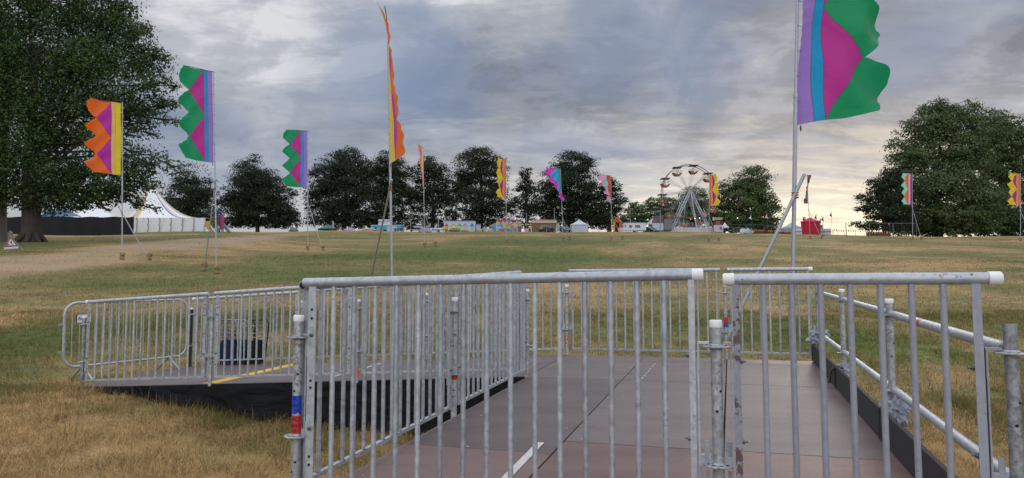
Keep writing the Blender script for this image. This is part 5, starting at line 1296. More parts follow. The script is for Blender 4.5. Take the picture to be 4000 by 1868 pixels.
# orange kiosk
OR = mat('orange_red_boards', (.56, .085, .02), .6, var=.08); ORT = mat('orange_trim', (.72, .24, .03), .6)
p = stand(2411, D - 2); t = thing('hut_kiosk', 'orange beach hut kiosk with a grey gable roof and open doorway', 'kiosk', p, R(-18)); f = lambda px, py, d=0: at(px, py, D - 2 + d) - p
xw = 15 * s1; ze = f(0, 868).z; zp = f(0, 850).z
MB().prism([(-xw, -.2), (xw, -.2), (xw, ze), (0, zp - .1), (-xw, ze)], 0, 1.9).build('wall', OR, t)
b = MB(); b.add([(-xw - .2, -.15, ze - .15), (0, -.15, zp), (0, 2.1, zp), (-xw - .2, 2.1, ze - .15)], [(0, 1, 2, 3)]); b.add([(xw + .2, -.15, ze - .15), (0, -.15, zp), (0, 2.1, zp), (xw + .2, 2.1, ze - .15)], [(0, 1, 2, 3)])
o = b.build('roof', mat('grey_felt_roof', (.16, .18, .20), .8), t); o.modifiers.new('thick', 'SOLIDIFY').thickness = .08
b = MB(); b.tube([(-xw - .2, -.2, ze - .2), (0, -.2, zp)], .09, 5); b.tube([(xw + .2, -.2, ze - .2), (0, -.2, zp)], .09, 5); b.split('barge_board', ORT, t)
MB().box((.0, -.02, .95), (.85, .06, 2.1)).build('doorway', mat('dark_doorway', (.03, .012, .010), .9), t); MB().box((-xw + .18, -.04, 1.0), (.36, .06, 2.3)).build('door', ORT, t)
b = MB()
p2 = stand(2440, D - 3.5); t = thing('picket_fence', 'low white picket fence beside the orange kiosk', 'fence', p2)
for k in range(16): b.box((-1.2 + k * .19, 0, .38), (.09, .03, .95))
b.box((.2, .03, .55), (3.0, .03, .07)); b.build('pickets', SIGNF, t)
# caravan
CW = mat('caravan_white', (.56, .60, .65), .4, var=.04, coat=.2)
p = stand(2477, D + 1); t = thing('caravan', 'white touring caravan right of the orange kiosk', 'caravan', p); f = lambda px, py, d=0: at(px, py, D + 1 + d) - p
pts = [(2429, 901), (2427, 890), (2432, 875), (2438, 872), (2516, 870), (2524, 873), (2524, 901)]
MB().prism([(f(x, y).x, f(x, y).z) for x, y in pts], 0, 2.2).build('body', CW, t, bevel=.06)
for a, c2, y0, y1 in ((2428.5, 2434, 880, 890), (2458, 2468, 880, 891), (2482, 2500, 880, 889)):
    o = front(t, 'window', GLASS, f, a, c2, y0, y1, -.02); front(o, 'frame', mat('grey_frame', (.25, .27, .30), .5), f, a - .8, c2 + .8, y0 - .8, y1 + .8, -.005)
o = front(t, 'door', CW, f, 2439, 2447, 876, 899, -.015); front(o, 'door_window', GLASS, f, 2441, 2445, 878, 886, -.045)
front(t, 'roof_rim', mat('grey_frame', (.25, .27, .30), .5), f, 2436, 2524, 869.5, 871.2, -.03); wheels(t, (.5,), .33, dep=2.2)
# truck
MARO = mat('maroon_cab_paint', (.085, .012, .022), .35, var=.05, coat=.4)
p = stand(2580, 158); t = thing('truck', 'maroon lorry with a white front parked left of the ferris wheel', 'truck', p); f = lambda px, py, d=0: at(px, py, 158 + d) - p
pts = [(2541, 905), (2541, 868), (2548, 852), (2562, 845), (2592, 840), (2593, 905)]
MB().prism([(f(x, y).x, f(x, y).z) for x, y in pts], 0, 2.5).build('cab', MARO, t, bevel=.08)
b = MB(); pts = [(2540, 876), (2541, 864), (2549, 852), (2551, 854), (2546, 866), (2546, 877)]; b.prism([(f(x, y).x, f(x, y).z) for x, y in pts], -.05, 2.55); b.build('windscreen', mat('pale_screen', (.55, .60, .66), .2, spec=.8), t)
front(t, 'side_window', GLASS, f, 2552, 2566, 857, 868); front(t, 'side_panel', mat('grey_white_panel', (.45, .48, .54), .5), f, 2549, 2592, 872, 900); front(t, 'load_bed', GREYC, f, 2593, 2625, 856, 898, .5, 2.0); wheels(t, (f(2556, 890).x, f(2584, 890).x), .5, dep=2.5)
# light gantry beside it
p = stand(2579, 150); f = lambda px, py, d=0: at(px, py, 150 + d) - p
t = thing('lighting_gantry', 'thin grey lattice gantry standing over the maroon truck', 'gantry', p); b = MB(); b.tube([f(2579, 905), f(2579, 822)], .08, 6); b.tube([f(2579, 823), f(2545, 828)], .06, 6); b.tube([f(2579, 828), f(2545, 831)], .04, 6)
for k in range(7): b.tube([f(2579 - 5 * k, 823.5 + .8 * k), f(2576.5 - 5 * k, 828)], .03, 5)
b.build('truss', mat('grey_steel', (.22, .26, .28), .5, .3), t)

# ------------------------------------------------------------------ ferris wheel
WD = 163.0; hub = at(2690, 749, WD); p = stand(2690, WD); k1 = WD / F; RW = 105 * k1
fw = thing('ferris_wheel', 'small white fairground ferris wheel with orange gondolas', 'ferris wheel', p); hz = hub.z - p.z; hx = hub.x - p.x
FWS = mat('pale_blue_white_steel', (.40, .43, .48), .45, .2, var=.08); FWL = mat('white_steel_tube', (.42, .44, .47), .45, .1); SPK = mat('grey_spoke_steel', (.26, .27, .29), .5, .2); RIMD = mat('blue_grey_rim', (.10, .12, .13), .5, .3); HUBM = mat('star_hub_paint', (.30, .25, .23), .5, var=.2)
GON = mat('burnt_orange_gondola', (.30, .085, .03), .5, var=.2); GONW = mat('gondola_cage_white', (.48, .50, .53), .5); PLK = mat('brown_gondola_bar', (.20, .12, .07), .6)
HX = lambda a, r, y: Vector((hx + r * math.cos(a), y, hz + r * math.sin(a)))
yf, yr = -.9, .9
for y in (yf, yr):
    MB().tube([HX(2 * math.pi * i / 60, RW, y + .10 * 0) for i in range(61)], .085, 6, caps=False).build('rim', RIMD, fw)
ga = [R(79 - 36 * k) for k in range(10)]
for k, a in enumerate(ga):
    a2 = a + R(18)
    b = MB()
    for y in (yf, yr):
        b.tube([HX(a - .10, RW * .14, y * .6), HX(a - .04, RW * .97, y)], .028, 5); b.tube([HX(a + .12, RW * .14, y * .6), HX(a + .04, RW * .97, y)], .028, 5)
        for q in range(4): b.tube([HX(a - .04 - .005 * q, RW * (.35 + .15 * q), y * .9), HX(a + .05, RW * (.42 + .15 * q), y * .9)], .014, 4)
    b.build('spoke', SPK, fw)
    c = HX(a, RW, 0); g = MB(); g.box(c, (1.95, 2.3, .13)); g = g.build('gondola_bar', PLK, fw)
for k, a in enumerate(ga):
    c = HX(a, RW, 0)
    b = MB(); b.tube([c, c + Vector((0, 0, -1.95))], .055, 6); hg = b.build('hanger', FWL, fw)
    z = c.z - 1.55
    pr = [(-1.15, z + .25), (-1.02, z + .20), (-.75, z - .15), (-.5, z - .42), (.5, z - .42), (.75, z - .15), (1.02, z + .20), (1.15, z + .25), (.65, z + .27), (.32, z - .05), (-.32, z - .05), (-.65, z + .27)]
    b = MB(); b.prism([(c.x + x, zz) for x, zz in pr], -.75, .75); go = b.build('gondola', GON, fw)
    b = MB()
    for y in (-.7, .7):
        b.tube([(c.x - 1.0, y, z + .75), (c.x + 1.0, y, z + .75)], .025, 4)
        for x in (-1.0, -.65, -.3, .3, .65, 1.0): b.tube([(c.x + x, y, z + .2), (c.x + x, y, z + .75)], .02, 4)
    b.build('cage', GONW, go); b = MB(); b.box((c.x, 0, z + .05), (.30, .3, .55)); b.build('seat_post', GONW, go)
b = MB()
for i in range(20):
    a = 2 * math.pi * i / 20; b.tube([HX(a, .25, yf - .3), HX(a, RW * (.235 if i % 2 else .17), yf - .25)], [.08, .015], 5)
b.tube([HX(0, 0, -1.7), HX(0, 0, 1.7)], .45, 14); b.build('hub', HUBM, fw)
zg = -.2
for y, tag_ in ((-1.6, 0), (1.6, 1)):
    for s, fx in ((-1, 2602 if not tag_ else 2612), (1, 2770 if not tag_ else 2757)):
        ft = at(fx, 890, WD) - p; b = MB()
        for o_ in (-.22, .22): b.tube([Vector((hx + o_, y, hz)), Vector((ft.x + o_ * 1.2, y * 1.9, zg))], .12, 6)
        for q in range(9):
            u0, u1 = q / 9, (q + .8) / 9; A = Vector((hx - .22, y, hz)).lerp(Vector((ft.x - .26, y * 1.9, zg)), u0); B_ = Vector((hx + .22, y, hz)).lerp(Vector((ft.x + .26, y * 1.9, zg)), u1); b.tube([A, B_], .05, 4)
        b.build('support_leg', FWS, fw)
ft = at(2711, 900, WD) - p; MB().tube([Vector((hx, -1.9, hz)), Vector((ft.x, -3.4, zg))], [.10, .14], 8).build('front_strut', FWL, fw)
ft = at(2672, 865, WD) - p; MB().tube([Vector((hx - .3, 1.9, hz - 2)), Vector((ft.x, 2.2, zg))], .08, 6).build('rear_strut', FWL, fw)
for px in (2652, 2752):
    c = at(px, 841, WD - 3) - p; b = MB(); b.tube([(c.x, -3.3, c.z), (c.x, -2.9, c.z)], .5, 14)
    for i in range(16): a = 2 * math.pi * i / 16; b.prism([(c.x + .45 * math.cos(a - .18), c.z + .45 * math.sin(a - .18)), (c.x + .80 * math.cos(a), c.z + .80 * math.sin(a)), (c.x + .45 * math.cos(a + .18), c.z + .45 * math.sin(a + .18))], -3.2, -3.0)
    b.build('sunburst', HUBM, fw); MB().tube([(c.x, -3.05, -.3), (c.x, -3.05, c.z)], .08, 6).build('sunburst_post', FWL, fw)
PLT = mat('pinkish_platform_board', (.60, .53, .52), .6, var=.2, scale=.8)
q0, q1 = at(2560, 889, WD - 4.2) - p, at(2826, 905, WD - 4.2) - p
MB().box(((q0.x + q1.x) / 2, .0, (q0.z - .4) / 2), (q1.x - q0.x, 8.4, q0.z + .4)).build('base_platform', PLT, fw)
b = MB(); n = 22
for i in range(n + 1):
    x = q0.x + (q1.x - q0.x) * i / n; b.tube([(x, -4.25, -.2), (x, -4.25, q0.z + 1.0)], .035, 5)
for z in (q0.z + 1.0, q0.z + .55, q0.z + .12): b.tube([(q0.x, -4.25, z), (q1.x, -4.25, z)], .03, 5)
b.build('platform_rail', FWL, fw)
b = MB()
for px in (2572, 2588, 2602, 2622, 2664, 2675, 2742, 2790): c = at(px, 896, WD) - p; b.prism([(c.x - .5, -.05), (c.x - .25, .35), (c.x + .1, .42), (c.x + .5, .1), (c.x + .15, -.1)], -4.30, -4.24)
b.split('painted_scroll', mat('maroon_scroll', (.16, .05, .04), .6), fw)
# ticket booth
t, f, x0, x1, z0, z1 = box_thing('ticket_booth', 'red framed ticket booth with a tan roof right of the ferris wheel', 'ticket booth', 2790, 2821, 862, 2.0, mat('booth_red', (.22, .03, .035), .6), D=WD - 6, bot=1.2)
front(t, 'booth_window', GLASS, f, 2797, 2812, 864, 878); front(t, 'roof', mat('booth_tan_roof', (.40, .30, .20), .7), f, 2789, 2822, 851, 861, -.4, 1.0); front(t, 'roof_shell', SIGNF, f, 2785, 2796, 850, 862, -.5, .4)
front(t, 'base', mat('booth_base', (.55, .48, .50), .6), f, 2790, 2822, 880, 907, -.1, .3); front(t, 'window_bar', OR, f, 2790, 2821, 878.5, 880.5, -.06, .1); front(t, 'blue_poster', BLU, f, 2811, 2819, 888, 898, -.28, .05)
gazebo(2818, 2847, 866, 886, 'small white tent behind the ticket booth', CANVAS, D=WD - 2, walls=False)
t, f, x0, x1, z0, z1 = box_thing('dark_stall', 'dark doorway unit under the small white tent', 'stall', 2822, 2834, 884, .8, DKW, D=WD - 1.5, bot=-.3)
# mesh fence panels
def heras(px, label, D, w_=3.5, h=2.0, rz=0.0, grp='mesh fence panels right of the ferris wheel', light=1):
    p = stand(px, D); t = thing('mesh_fence_panel', label, 'fence panel', p, rz, grp)
    b = MB(); b.tube([(0, 0, -.1), (0, 0, h - .1), (.1, 0, h), (w_ - .1, 0, h), (w_, 0, h - .1), (w_, 0, -.1)], .03, 6); b.tube([(0, 0, .1), (w_, 0, .1)], .025, 5); b.build('frame', GREYST, t)
    b = MB(); n = int(w_ / .24)
    for i in range(1, n): b.tube([(w_ * i / n, 0, .1), (w_ * i / n, 0, h)], .004, 3, caps=False)
    for i in range(1, 5): b.tube([(0, 0, h * i / 5), (w_, 0, h * i / 5)], .004, 3, caps=False)
    b.build('mesh', GREYST, t)
    b = MB(); b.box((0, 0, .0), (.25, .6, .16)); b.build('foot', DKW, t); return t
GREYST = mat('grey_fence_steel', (.17, .19, .20), .5, .4)
where = ['leftmost, beside the small white tent', 'second from the small white tent', 'third from the small white tent', 'fourth, where the dark bunting starts', 'fifth, beyond the tree edge', 'sixth, behind the big flag pole']
for k in range(6): heras(2845 + 72 * k, f'grey mesh fence panel before the trees, {where[k]}', 140, 3.5, 1.95)
where = ['nearest the red gazebo', 'second from the red gazebo', 'third from the red gazebo', 'fourth, under the drooping branches']
for k in range(4): heras(3215 + 92 * k, f'pale mesh fence panel on the skyline, {where[k]}', 104, 3.4, 2.0, grp='mesh fence panels on the right skyline')
# low fence with orange bunting pennants
def bunting(px0, px1, D, label, board=True, zt=.95, name='bunting_fence'):
    p = stand((px0 + px1) / 2, D); t = thing(name, label, 'bunting', p); x0, x1 = (px0 - 2000) * D / F / CP - p.x, (px1 - 2000) * D / F / CP - p.x
    g = lambda x: gz(x + p.x, D) - p.z
    n = int((x1 - x0) / 1.6); b = MB()
    for i in range(n + 1): x = x0 + (x1 - x0) * i / n; b.tube([(x, 0, g(x) - .1), (x, 0, g(x) + zt)], .03, 5)
    b.split('post', BOLT, t)
    if board:
        b = MB(); m_ = 40; vs = []
        for i in range(m_ + 1): x = x0 + (x1 - x0) * i / m_; vs += [(x, .05, g(x) - .1), (x, .05, g(x) + zt * .9 + .06 * noise.noise(Vector((i * .9, 2, 0))))]
        b.add(vs, [(2 * i, 2 * i + 2, 2 * i + 3, 2 * i + 1) for i in range(m_)]); b.build('mesh', mat('rust_barrier_mesh', (.09, .035, .02), .8, var=.5, scale=3), t)
    cols = [mat('bunting_orange', (.62, .24, .05), .7), mat('bunting_yellow', (.62, .42, .06), .7), mat('bunting_rust', (.30, .07, .04), .7)]
    b = MB(); n2 = int((x1 - x0) / .34)
    for i in range(n2):
        x = x0 + (x1 - x0) * (i + .5) / n2; sg = .10 * abs(((i / 5) % 1) - .5); z = g(x) + zt - .06 + sg + random.uniform(-.05, .05)
        b.cur += 1; b.add([(x - .11, -.04, z), (x + .11, -.04, z), (x + random.uniform(-.04, .04), -.05, z - .36)], [(0, 1, 2)], random.randrange(3))
    b.split('pennant', cols, t); return t
bunting(2938, 3090, 136, 'low rust coloured barrier hung with orange and yellow pennants')
bunting(3255, 3385, 106, 'thin line of pennants against the bright skyline right of the red gazebo', False, .95, 'bunting_line')
bunting(3385, 3480, 107, 'dark bunting under the drooping branches at the right', True, .8)
soft('tarpaulin_heap', 'crumpled pale tarpaulin heap left of the pennant barrier', 'tarpaulin', 2890, 2942, 897, 908, mat('pale_tarpaulin', (.42, .46, .46), .6, var=.3), 21, .5, 131, None, 1.2, 2.5)
# far white tents and red gazebo
t, f = gazebo(3050, 3138, 863, 890, 'large grey white tent seen behind the big flag pole', mat('grey_white_canvas', (.42, .45, .50), .7, trans=.2), D=150, walls=True, dep=6, name='tent')
RC = mat('scarlet_canvas', (.48, .012, .035), .65, var=.08, trans=.15)
gazebo(3131, 3202, 845, 864, 'scarlet gazebo with closed walls right of the big flag pole', RC, D=112, wm=mat('scarlet_wall', (.44, .010, .035), .7, var=.1, trans=.15), dep=3)
for px0, px1, lab in ((3100, 3131, 'white draped counter left of the red gazebo'), (3206, 3244, 'white draped counter right of the red gazebo')):
    t, f, x0, x1, z0, z1 = box_thing('draped_counter', lab, 'counter', px0, px1, 893, .8, mat('white_drape', (.52, .50, .56), .7), D=112.5, body='drape', bot=-.2, group='draped counters beside the red gazebo'); front(t, 'hem', REDW, f, px0, px1, 904.5, 907, -.02)
t, f, x0, x1, z0, z1 = box_thing('toilet_sign', 'small dark sign with white symbols over the red gazebo', 'sign', 3137, 3148, 848, .1, mat('sign_dark_green', (.03, .05, .045), .6), D=116, body='board', bot=(at(0, 862, 116).z - stand(3142, 116).z))
for px in (3140, 3142.6, 3145): front(t, 'symbol', SIGNF, f, px - .8, px + .8, 850, 856, -.02, .02)
MB().tube([f(3142, 862, .05), f(3142, 905, .05)], .05, 5).build('post', BOLT, t)
t, f, x0, x1, z0, z1 = box_thing('wooden_kiosk', 'small brown kiosk tucked behind the red gazebo', 'kiosk', 3202, 3214, 879, 2.0, WOOD, D=116, bot=-.2); front(t, 'orange_panel', ORW, f, 3203, 3207, 890, 897)  # plain orange brown panel on the kiosk front
for px, top, lab in ((3191, 838, 'small dark pennant just right of the red gazebo peak'), (3218, 845, 'slim pole with a drooping pennant beyond the brown kiosk'), (3251, 828, 'tallest skyline pennant right of the red gazebo'), (3208, 853, 'ragged dark pennant over the brown kiosk'), (2999, 835, 'pale pennant at the right edge of the tree behind the fence'), (2936, 838, 'white pennant before the round tree right of the ferris wheel')):
    p = stand(px, 138); t = thing('pennant', lab, 'pennant', p, 0, 'small pennants on thin poles'); h = at(px, top, 138).z - p.z
    MB().tube([(0, 0, -.1), (0, 0, h)], .025, 5).build('pole', BOLT, t); m_ = SIGNF if 'white' in lab or 'pale' in lab else mat('dark_pennant', (.03, .05, .06), .7)
    vs = [(0, 0, h), (-.18, .03, h - .4), (-.42, .05, h - .75), (.12, -.02, h - 1.0), (.02, 0, h - .5)]; o = MB().add(vs, [(0, 1, 2, 3, 4)]).build('cloth', m_, t); o.modifiers.new('thick', 'SOLIDIFY').thickness = .01
p = stand(3476, 106); t = thing('pink_marker', 'small pink square marker on a stake under the right trees', 'marker', p); MB().box((0, 0, at(0, 875, 106).z - p.z), (.22, .03, .30)).build('board', mat('pink_board', (.55, .10, .22), .6), t); MB().tube([(0, .02, -.1), (0, .02, 1.5)], .02, 5).build('stake', BOLT, t)
# tall thin poles behind the stalls
for px, top, lab in ((1604, 857, 'thin pole left of the black gazebo'), (1712, 835, 'tall thin lamp pole left of the beach hut trailer'), (2083, 845, 'thin mast over the left end of the brown stall'), (2166, 815, 'tall white mast over the right end of the brown stall'), (2463, 852, 'thin mast behind the caravan'), (2057, 835, 'thin mast over the yellow topped counter')):
    p = stand(px, D + 1.2); t = thing('mast', lab, 'mast', p, 0, 'thin masts behind the stalls'); h = at(px, top, D + 1.2).z - p.z
    MB().tube([(0, 0, -.2), (0, 0, h)], .055, 6).build('pole', STEEL_RAIL, t); MB().box((0, -.05, h), (.22, .2, .14)).build('fitting', BOLT, t)
# coloured festoon lamps strung before the trees
p = stand(2500, 150); t = thing('festoon_lights', 'string of small coloured festoon lamps before the dark trees', 'string lights', p)
bulbs = [(2481, 855, 'g'), (2531, 858, 'g'), (2698, 856, 'r'), (2714, 854, 'w'), (2733, 852, 'w'), (2881, 852, 'w'), (2931, 851, 'w'), (2981, 848, 'r'), (3031, 845, 'g'), (3027, 839, 'w')]
GB = {'g': glow('green_lamp', (.03, 1, .25), 2.5), 'r': glow('red_lamp', (1, .12, .05), 2.5), 'w': glow('white_lamp', (1, .9, .8), 2.5)}
MB().tube([at(x, y - 2.2, 150) - p for x, y, c in bulbs[:-1]], .012, 4).build('cable', DKW, t)
for x, y, c in bulbs: q = at(x, y, 150) - p; MB().lathe([(.02, -.10), (.10, -.05), (.11, 0), (.05, .09), (.02, .14)], q, 10).build('bulb', GB[c], t)

# ------------------------------------------------------------------ trees
def leaf_mat(name, c0, c1, c2):
    global nt
    m = bpy.data.materials.new(name); m.use_nodes = True; nt = m.node_tree; p = nt.nodes['Principled BSDF']
    g = N('ShaderNodeNewGeometry'); r_ = g.outputs['Random Per Island']
    n = NOISE(g.outputs['Position'], .45, 4, .7)
    f = MATH('ADD', MATH('MULTIPLY', r_, .40), MATH('MULTIPLY', n, .72))
    c = RAMP(f, [(.2, c0), (.55, c1), (.9, c2)], 'LINEAR')
    L(c, p.inputs['Base Color']); p.inputs['Roughness'].default_value = .6; p.inputs['Specular IOR Level'].default_value = .15
    out = nt.nodes['Material Output']; tr = N('ShaderNodeBsdfTranslucent'); L(c, tr.inputs[0])
    mx = N('ShaderNodeMixShader'); mx.inputs[0].default_value = .22; L(p.outputs[0], mx.inputs[1]); L(tr.outputs[0], mx.inputs[2]); L(mx.outputs[0], out.inputs[0])
    return m
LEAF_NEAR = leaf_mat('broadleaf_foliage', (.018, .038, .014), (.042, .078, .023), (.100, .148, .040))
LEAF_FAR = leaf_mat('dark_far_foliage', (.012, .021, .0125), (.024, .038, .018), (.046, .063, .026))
LEAF_MID = leaf_mat('olive_foliage', (.036, .060, .026), (.075, .112, .040), (.130, .170, .058))
BARK = mat('dark_bark', (.055, .045, .037), .95, var=.4, scale=2.0, bump=1.0, bscale=9); BARKP = mat('pale_bark', (.15, .13, .11), .95, var=.35, scale=1.5, bump=.8, bscale=9)
def crown_mesh(name, blobs, leaf, cover, m, clump=.20, flat=.65, fill=.25, lmax=None):
    """blobs: (centre, radii, density). Leaves sit in flattened sprays spread through each blob's shell"""
    P, S, Q = [], [], []
    for c, rd, dn in blobs:
        rx, ry, rz = rd; area = 4 * math.pi * (((rx * ry) ** 1.6 + (rx * rz) ** 1.6 + (ry * rz) ** 1.6) / 3) ** (1 / 1.6)
        nl = int(area * cover * dn / (leaf * leaf * .55)); rc = max(clump * min(rx, ry, rz) , leaf * 1.6)
        ncl = max(7, int(area / (rc * rc * 2.0)))
        d = rng.normal(size=(ncl, 3)); d /= np.linalg.norm(d, axis=1)[:, None]
        rr = np.where(rng.random(ncl) < fill, rng.uniform(.25, .75, ncl), rng.uniform(.74, 1.06, ncl))
        cc = np.array(c)[None] + d * rr[:, None] * np.array([rx, ry, rz])[None]
        cs = rc * rng.uniform(.6, 1.45, ncl)
        w_ = rng.uniform(.12, 1.0, ncl) * cs ** 2; k = rng.choice(ncl, nl, p=w_ / w_.sum())
        e = rng.normal(size=(nl, 3)) * .52; e = np.clip(e, -1.15, 1.15)
        # sprays droop outwards
        q = cc[k] + e * cs[k][:, None] * np.array([1.1, 1.1, flat])[None]
        q[:, 2] -= .25 * (e[:, 0] ** 2 + e[:, 1] ** 2) * cs[k]
        Q.append((q - cc[k]) / cs[k][:, None] + .6 * d[k]); P.append(q); S.append(leaf * rng.uniform(.6, 1.35, nl))
    P = np.concatenate(P); S = np.concatenate(S); n = len(P)
    nm = rng.normal(size=(n, 3)) * .42 + np.array([0, 0, .55]) + .75 * np.concatenate(Q); nm /= np.linalg.norm(nm, axis=1)[:, None]
    a = rng.normal(size=(n, 3)); t1 = np.cross(nm, a); t1 /= np.linalg.norm(t1, axis=1)[:, None]; t2 = np.cross(nm, t1)
    L_ = t1 * (S * .62)[:, None]; W_ = t2 * (S * .40)[:, None]; dz = nm * (S * .12)[:, None]
    Vv = np.stack([P - L_, P - W_ * .9 + L_ * .15 + dz, P + L_, P + W_ + dz - L_ * .1], 1).reshape(-1, 3)
    fq = np.arange(4 * n).reshape(n, 4)
    return np_mesh(name, Vv, fq, m), n
TOT = 0
def tree(label, base, blobs_px, D, leaf, cover, lm, trunk_r, lean=0.0, group=None, clump=.2, flat=.55, limbs=None, fork=.35, bark=None, fill=.25, dscale=1.0, name='broadleaf_tree', roots=False):
    """blobs_px: (px, py, half width, half height[, density[, depth offset]]) in photo pixels at distance D"""
    global TOT
    p = stand(base, D); t = thing(name, label, 'tree', p, 0, group); s = D / F
    bl = []
    for b_ in blobs_px:
        px, py, hw, hh = b_[:4]; dn = b_[4] if len(b_) > 4 else 1.0; dy = (b_[5] if len(b_) > 5 else random.uniform(-.25, .25) * hw) * s
        c = at(px, py, D) - p; c.y += dy
        bl.append(((c.x, c.y, c.z), (hw * s, hw * s * dscale * .95, hh * s), dn))
    me, n = crown_mesh('crown', bl, leaf, cover, lm, clump, flat, fill=fill); TOT += n
    link('crown', me, t)
    b = MB(); top = max(c[2] + r_[2] * .2 for c, r_, _ in bl); fz = top * fork
    tp = [Vector((0, 0, -.6)), Vector((.0, 0, .4)), Vector((lean * .3, 0, fz * .5)), Vector((lean * .7, 0, fz)), Vector((lean, 0, top * .72))]
    b.tube(tp, [trunk_r * (1.9 if roots else 1.35), trunk_r * 1.12, trunk_r * .95, trunk_r * .78, trunk_r * .22], 14)
    if roots:
        for k in range(9): a = k * .7 + .2; d = Vector((math.cos(a), math.sin(a), 0)); b.tube([d * trunk_r * .75 + Vector((0, 0, trunk_r * 1.3)), d * trunk_r * 1.25 + Vector((0, 0, .35)), d * trunk_r * 2.1 + Vector((0, 0, -.15))], [trunk_r * .30, trunk_r * .32, trunk_r * .10], 8)
        for k in range(14): a = k * .45; d = Vector((math.cos(a), math.sin(a), 0)); b.tube([d * trunk_r * .92 + Vector((0, 0, .2)), d * trunk_r * .88 + Vector((lean * .3, 0, fz * .5)), d * trunk_r * .70 + Vector((lean * .7, 0, fz))], trunk_r * .16, 6)
    for c, r_, dn in bl:
        c = Vector(c); st = tp[2].lerp(tp[4], min(1, max(.1, random.uniform(.1, .6) if c.z > fz else .1)))
        e = c + Vector((0, 0, -.1 * r_[2])); md = st.lerp(e, .5) + Vector((random.uniform(-.1, .1), random.uniform(-.1, .1), .12 * (e - st).length * (1 if e.z > st.z else .5)))
        rr = trunk_r * (.34 if r_[0] > 2.2 else .2)
        md2 = md.lerp(e, .5) + Vector((random.uniform(-.06, .06), random.uniform(-.06, .06), random.uniform(-.02, .10))) * (e - st).length
        b.tube([st, md, md2, e], [rr, rr * .6, rr * .35, rr * .12], 7)
        for q in range(5):
            d = Vector((random.gauss(0, 1), random.gauss(0, 1), random.gauss(.1, .7))).normalized(); e2 = e + Vector((d.x * r_[0], d.y * r_[1], d.z * r_[2])) * .85
            b.tube([md2.lerp(e, random.uniform(0, 1)), e.lerp(e2, .4) + Vector((random.uniform(-.2, .2), 0, random.uniform(0, .25))) * r_[2] * .6, e2], [rr * .35, rr * .22, rr * .07], 5)
    b.build('trunk', bark or BARK, t); return t
# the big tree at the left
bigtree = [(-140, 60, 330, 300), (110, -90, 330, 210), (330, 10, 190, 170), (190, 190, 270, 200), (60, 420, 300, 230), (380, 170, 180, 140), (480, 130, 110, 95), (548, 225, 110, 80), (430, 330, 210, 150), (590, 325, 90, 52), (560, 420, 95, 48, .8), (640, 395, 55, 24, .8), (678, 405, 30, 14, .7),
           (300, 520, 240, 160), (500, 480, 120, 60, .8), (90, 640, 240, 150), (330, 690, 220, 90), (545, 600, 110, 45, .35), (510, 660, 120, 46, .7), (590, 640, 80, 36, .6), (690, 655, 45, 34, .8), (560, 720, 80, 36, .7), (430, 750, 110, 40, .7), (560, 790, 36, 34, .7), (330, 780, 120, 38, .8), (150, 770, 170, 60), (620, 215, 52, 24, .8), (540, 120, 62, 40, .9), (470, 30, 70, 60), (690, 335, 26, 11, .7), (660, 470, 50, 18, .6), (600, 525, 34, 12, .4), (-90, 740, 160, 90), (420, 822, 16, 8, .8), (530, 800, 26, 16, .7), (612, 818, 18, 20, .7), (-150, 450, 250, 260)]
tree('huge spreading broadleaf tree with a thick trunk filling the left edge', 122, bigtree, 55, .175, .66, LEAF_NEAR, .62, -.4, clump=.33, flat=.62, roots=True, fork=.25, fill=.3, dscale=.9)
p = stand(-2, 57); t = thing('broadleaf_tree', 'pale barked tree trunk cut off by the left edge of the photo', 'tree', p)
MB().tube([(0, 0, -.4), (0, 0, 1.2), (-.1, 0, 4), (-.3, .3, 9), (-.6, .6, 14)], [.62, .46, .42, .36, .2], 14).build('trunk', BARKP, t)
c = at(-260, 300, 57) - p; me, n = crown_mesh('crown', [((c.x - 1, c.y + 2, c.z), (5, 5, 6), 1), ((c.x + 2, 3, c.z + 4), (4, 4, 4), 1)], .28, .7, LEAF_NEAR, .3); link('crown', me, t)
G1 = 'row of dark trees along the crest'
TD = 178.0
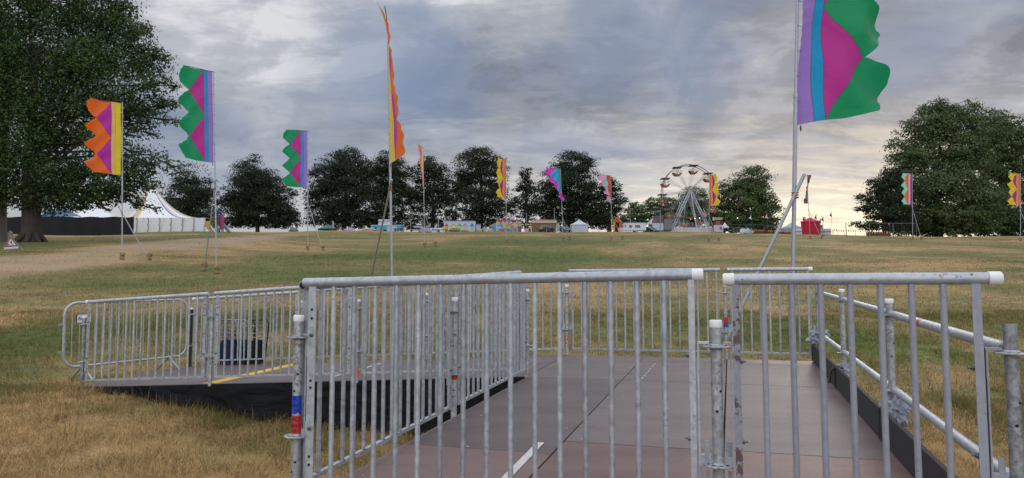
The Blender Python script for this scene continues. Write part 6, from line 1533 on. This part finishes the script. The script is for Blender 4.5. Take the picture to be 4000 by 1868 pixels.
rows = [
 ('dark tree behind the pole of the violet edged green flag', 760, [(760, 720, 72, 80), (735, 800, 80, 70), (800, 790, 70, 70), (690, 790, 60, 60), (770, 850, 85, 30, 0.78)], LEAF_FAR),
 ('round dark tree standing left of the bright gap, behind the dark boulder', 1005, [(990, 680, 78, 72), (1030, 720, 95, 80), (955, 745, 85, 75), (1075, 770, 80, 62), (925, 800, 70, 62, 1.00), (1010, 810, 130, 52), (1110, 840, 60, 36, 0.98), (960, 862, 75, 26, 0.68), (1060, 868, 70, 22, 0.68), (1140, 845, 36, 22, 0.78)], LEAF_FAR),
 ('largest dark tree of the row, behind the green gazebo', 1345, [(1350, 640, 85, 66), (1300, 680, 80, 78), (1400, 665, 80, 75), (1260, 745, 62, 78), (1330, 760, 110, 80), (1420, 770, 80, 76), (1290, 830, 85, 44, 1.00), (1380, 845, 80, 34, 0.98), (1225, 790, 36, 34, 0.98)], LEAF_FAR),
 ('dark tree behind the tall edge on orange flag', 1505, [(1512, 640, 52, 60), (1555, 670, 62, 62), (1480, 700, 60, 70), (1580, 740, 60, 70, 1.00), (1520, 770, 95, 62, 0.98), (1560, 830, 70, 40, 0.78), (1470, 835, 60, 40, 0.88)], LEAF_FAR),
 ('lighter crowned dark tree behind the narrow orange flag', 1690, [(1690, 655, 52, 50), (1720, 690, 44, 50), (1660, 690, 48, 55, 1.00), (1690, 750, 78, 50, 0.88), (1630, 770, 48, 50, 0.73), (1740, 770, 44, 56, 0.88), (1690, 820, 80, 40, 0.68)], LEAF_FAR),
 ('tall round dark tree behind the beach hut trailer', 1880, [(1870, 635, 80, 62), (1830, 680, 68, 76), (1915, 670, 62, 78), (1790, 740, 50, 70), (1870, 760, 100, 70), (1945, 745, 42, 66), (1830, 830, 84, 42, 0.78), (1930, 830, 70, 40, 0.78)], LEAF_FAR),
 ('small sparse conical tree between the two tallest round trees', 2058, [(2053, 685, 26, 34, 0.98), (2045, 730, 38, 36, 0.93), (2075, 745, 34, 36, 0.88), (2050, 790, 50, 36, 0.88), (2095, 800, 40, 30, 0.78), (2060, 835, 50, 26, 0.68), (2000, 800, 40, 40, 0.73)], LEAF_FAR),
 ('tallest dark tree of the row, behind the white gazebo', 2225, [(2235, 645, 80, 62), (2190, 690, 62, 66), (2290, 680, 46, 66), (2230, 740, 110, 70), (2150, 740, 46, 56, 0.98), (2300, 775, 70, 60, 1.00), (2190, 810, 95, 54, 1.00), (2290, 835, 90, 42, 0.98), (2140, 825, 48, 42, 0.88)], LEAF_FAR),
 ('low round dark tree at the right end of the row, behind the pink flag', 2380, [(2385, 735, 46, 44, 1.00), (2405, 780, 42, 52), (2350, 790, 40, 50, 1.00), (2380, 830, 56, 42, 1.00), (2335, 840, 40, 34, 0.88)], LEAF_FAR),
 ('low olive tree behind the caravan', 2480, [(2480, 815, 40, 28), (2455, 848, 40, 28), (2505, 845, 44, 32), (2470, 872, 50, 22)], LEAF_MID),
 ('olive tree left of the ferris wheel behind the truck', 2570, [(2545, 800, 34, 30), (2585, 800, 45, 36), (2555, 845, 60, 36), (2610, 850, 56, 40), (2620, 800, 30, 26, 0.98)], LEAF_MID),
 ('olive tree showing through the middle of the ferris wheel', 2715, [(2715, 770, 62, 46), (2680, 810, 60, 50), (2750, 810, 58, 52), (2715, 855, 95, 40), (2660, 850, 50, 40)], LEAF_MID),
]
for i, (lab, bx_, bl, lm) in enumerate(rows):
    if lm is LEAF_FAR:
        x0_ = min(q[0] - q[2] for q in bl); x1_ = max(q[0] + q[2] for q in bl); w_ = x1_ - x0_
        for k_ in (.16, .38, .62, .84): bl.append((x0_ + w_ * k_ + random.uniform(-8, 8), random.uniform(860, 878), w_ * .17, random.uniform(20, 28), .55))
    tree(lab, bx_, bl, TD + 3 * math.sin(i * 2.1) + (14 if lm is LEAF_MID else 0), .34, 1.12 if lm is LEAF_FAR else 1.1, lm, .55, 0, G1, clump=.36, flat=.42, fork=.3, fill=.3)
tree('tall dense olive tree right of the ferris wheel', 2925, [(2905, 715, 62, 62), (2945, 700, 60, 56), (2975, 760, 55, 62), (2860, 755, 48, 60, .8), (2925, 790, 90, 66), (2990, 830, 56, 56), (2860, 830, 66, 60), (2830, 745, 34, 40, .6), (2925, 862, 112, 36), (2810, 850, 50, 40), (2810, 785, 40, 50, .7), (2860, 885, 70, 24), (2940, 890, 80, 22), (2995, 880, 50, 26)], 166, .36, 1.05, LEAF_MID, .5, 0, None, clump=.36, flat=.45, fork=.2)
G2 = 'dark trees on the right skyline'
tree('huge dense green tree before the right skyline behind the mint flag', 3665, [(3655, 440, 60, 62), (3690, 470, 90, 70), (3780, 450, 70, 60), (3620, 500, 80, 62), (3760, 540, 110, 80), (3570, 560, 75, 75), (3660, 600, 130, 90), (3540, 650, 80, 70), (3780, 660, 110, 90), (3620, 720, 150, 90), (3500, 740, 75, 70), (3740, 780, 140, 80), (3560, 810, 120, 60), (3680, 850, 150, 46), (3850, 800, 70, 80), (3560, 880, 90, 34), (3690, 888, 100, 32), (3810, 885, 90, 36), (3620, 900, 60, 22)], 118, .29, 1.12, LEAF_MID, .7, 0, G2, clump=.34, flat=.45, fork=.2)
tree('dark tree at the right edge of the photo behind the yellow flag', 3930, [(3860, 500, 70, 60), (3840, 600, 80, 90), (3900, 480, 60, 54), (3950, 560, 75, 80), (4010, 520, 70, 80), (3880, 620, 70, 80), (3980, 680, 110, 90), (3900, 760, 90, 80), (4010, 800, 120, 80), (4080, 620, 100, 120), (3930, 860, 110, 40), (3880, 895, 70, 30), (3970, 895, 80, 32), (4060, 890, 80, 40)], 126, .31, 1.1, LEAF_MID, .6, 0, G2, clump=.34, flat=.45, fork=.2)
tree('dark drooping tree with open layered branches beside the bright sky', 3455, [(3440, 720, 52, 30, .9), (3420, 770, 66, 24, .85), (3480, 690, 46, 40), (3470, 760, 60, 44), (3395, 810, 46, 14, .9), (3440, 838, 70, 20, .85), (3500, 830, 60, 46), (3380, 873, 52, 10, .9), (3430, 882, 60, 14, .8), (3510, 875, 60, 30), (3520, 895, 50, 20), (3360, 815, 26, 8, .8)], 112, .27, .95, LEAF_FAR, .32, 0, G2, clump=.34, fork=.3)
b = [(1, 0)]
for px, hw, top, lab in ((3530, 34, 893, 'pale leaved low shrub at the left foot of the right trees'), (3720, 40, 895, 'pale leaved low shrub under the middle of the right trees')):
    p = stand(px, 103); s = 103 / F; me, n = crown_mesh('leaves', [((0, 0, .4), (hw * s * .6, .6, .55), 1)], .2, .7, LEAF_MID, .4); o = link('shrub', me, None, p); tag(o, lab, 'shrub', 'low shrubs under the right trees')
print('leaves', TOT)
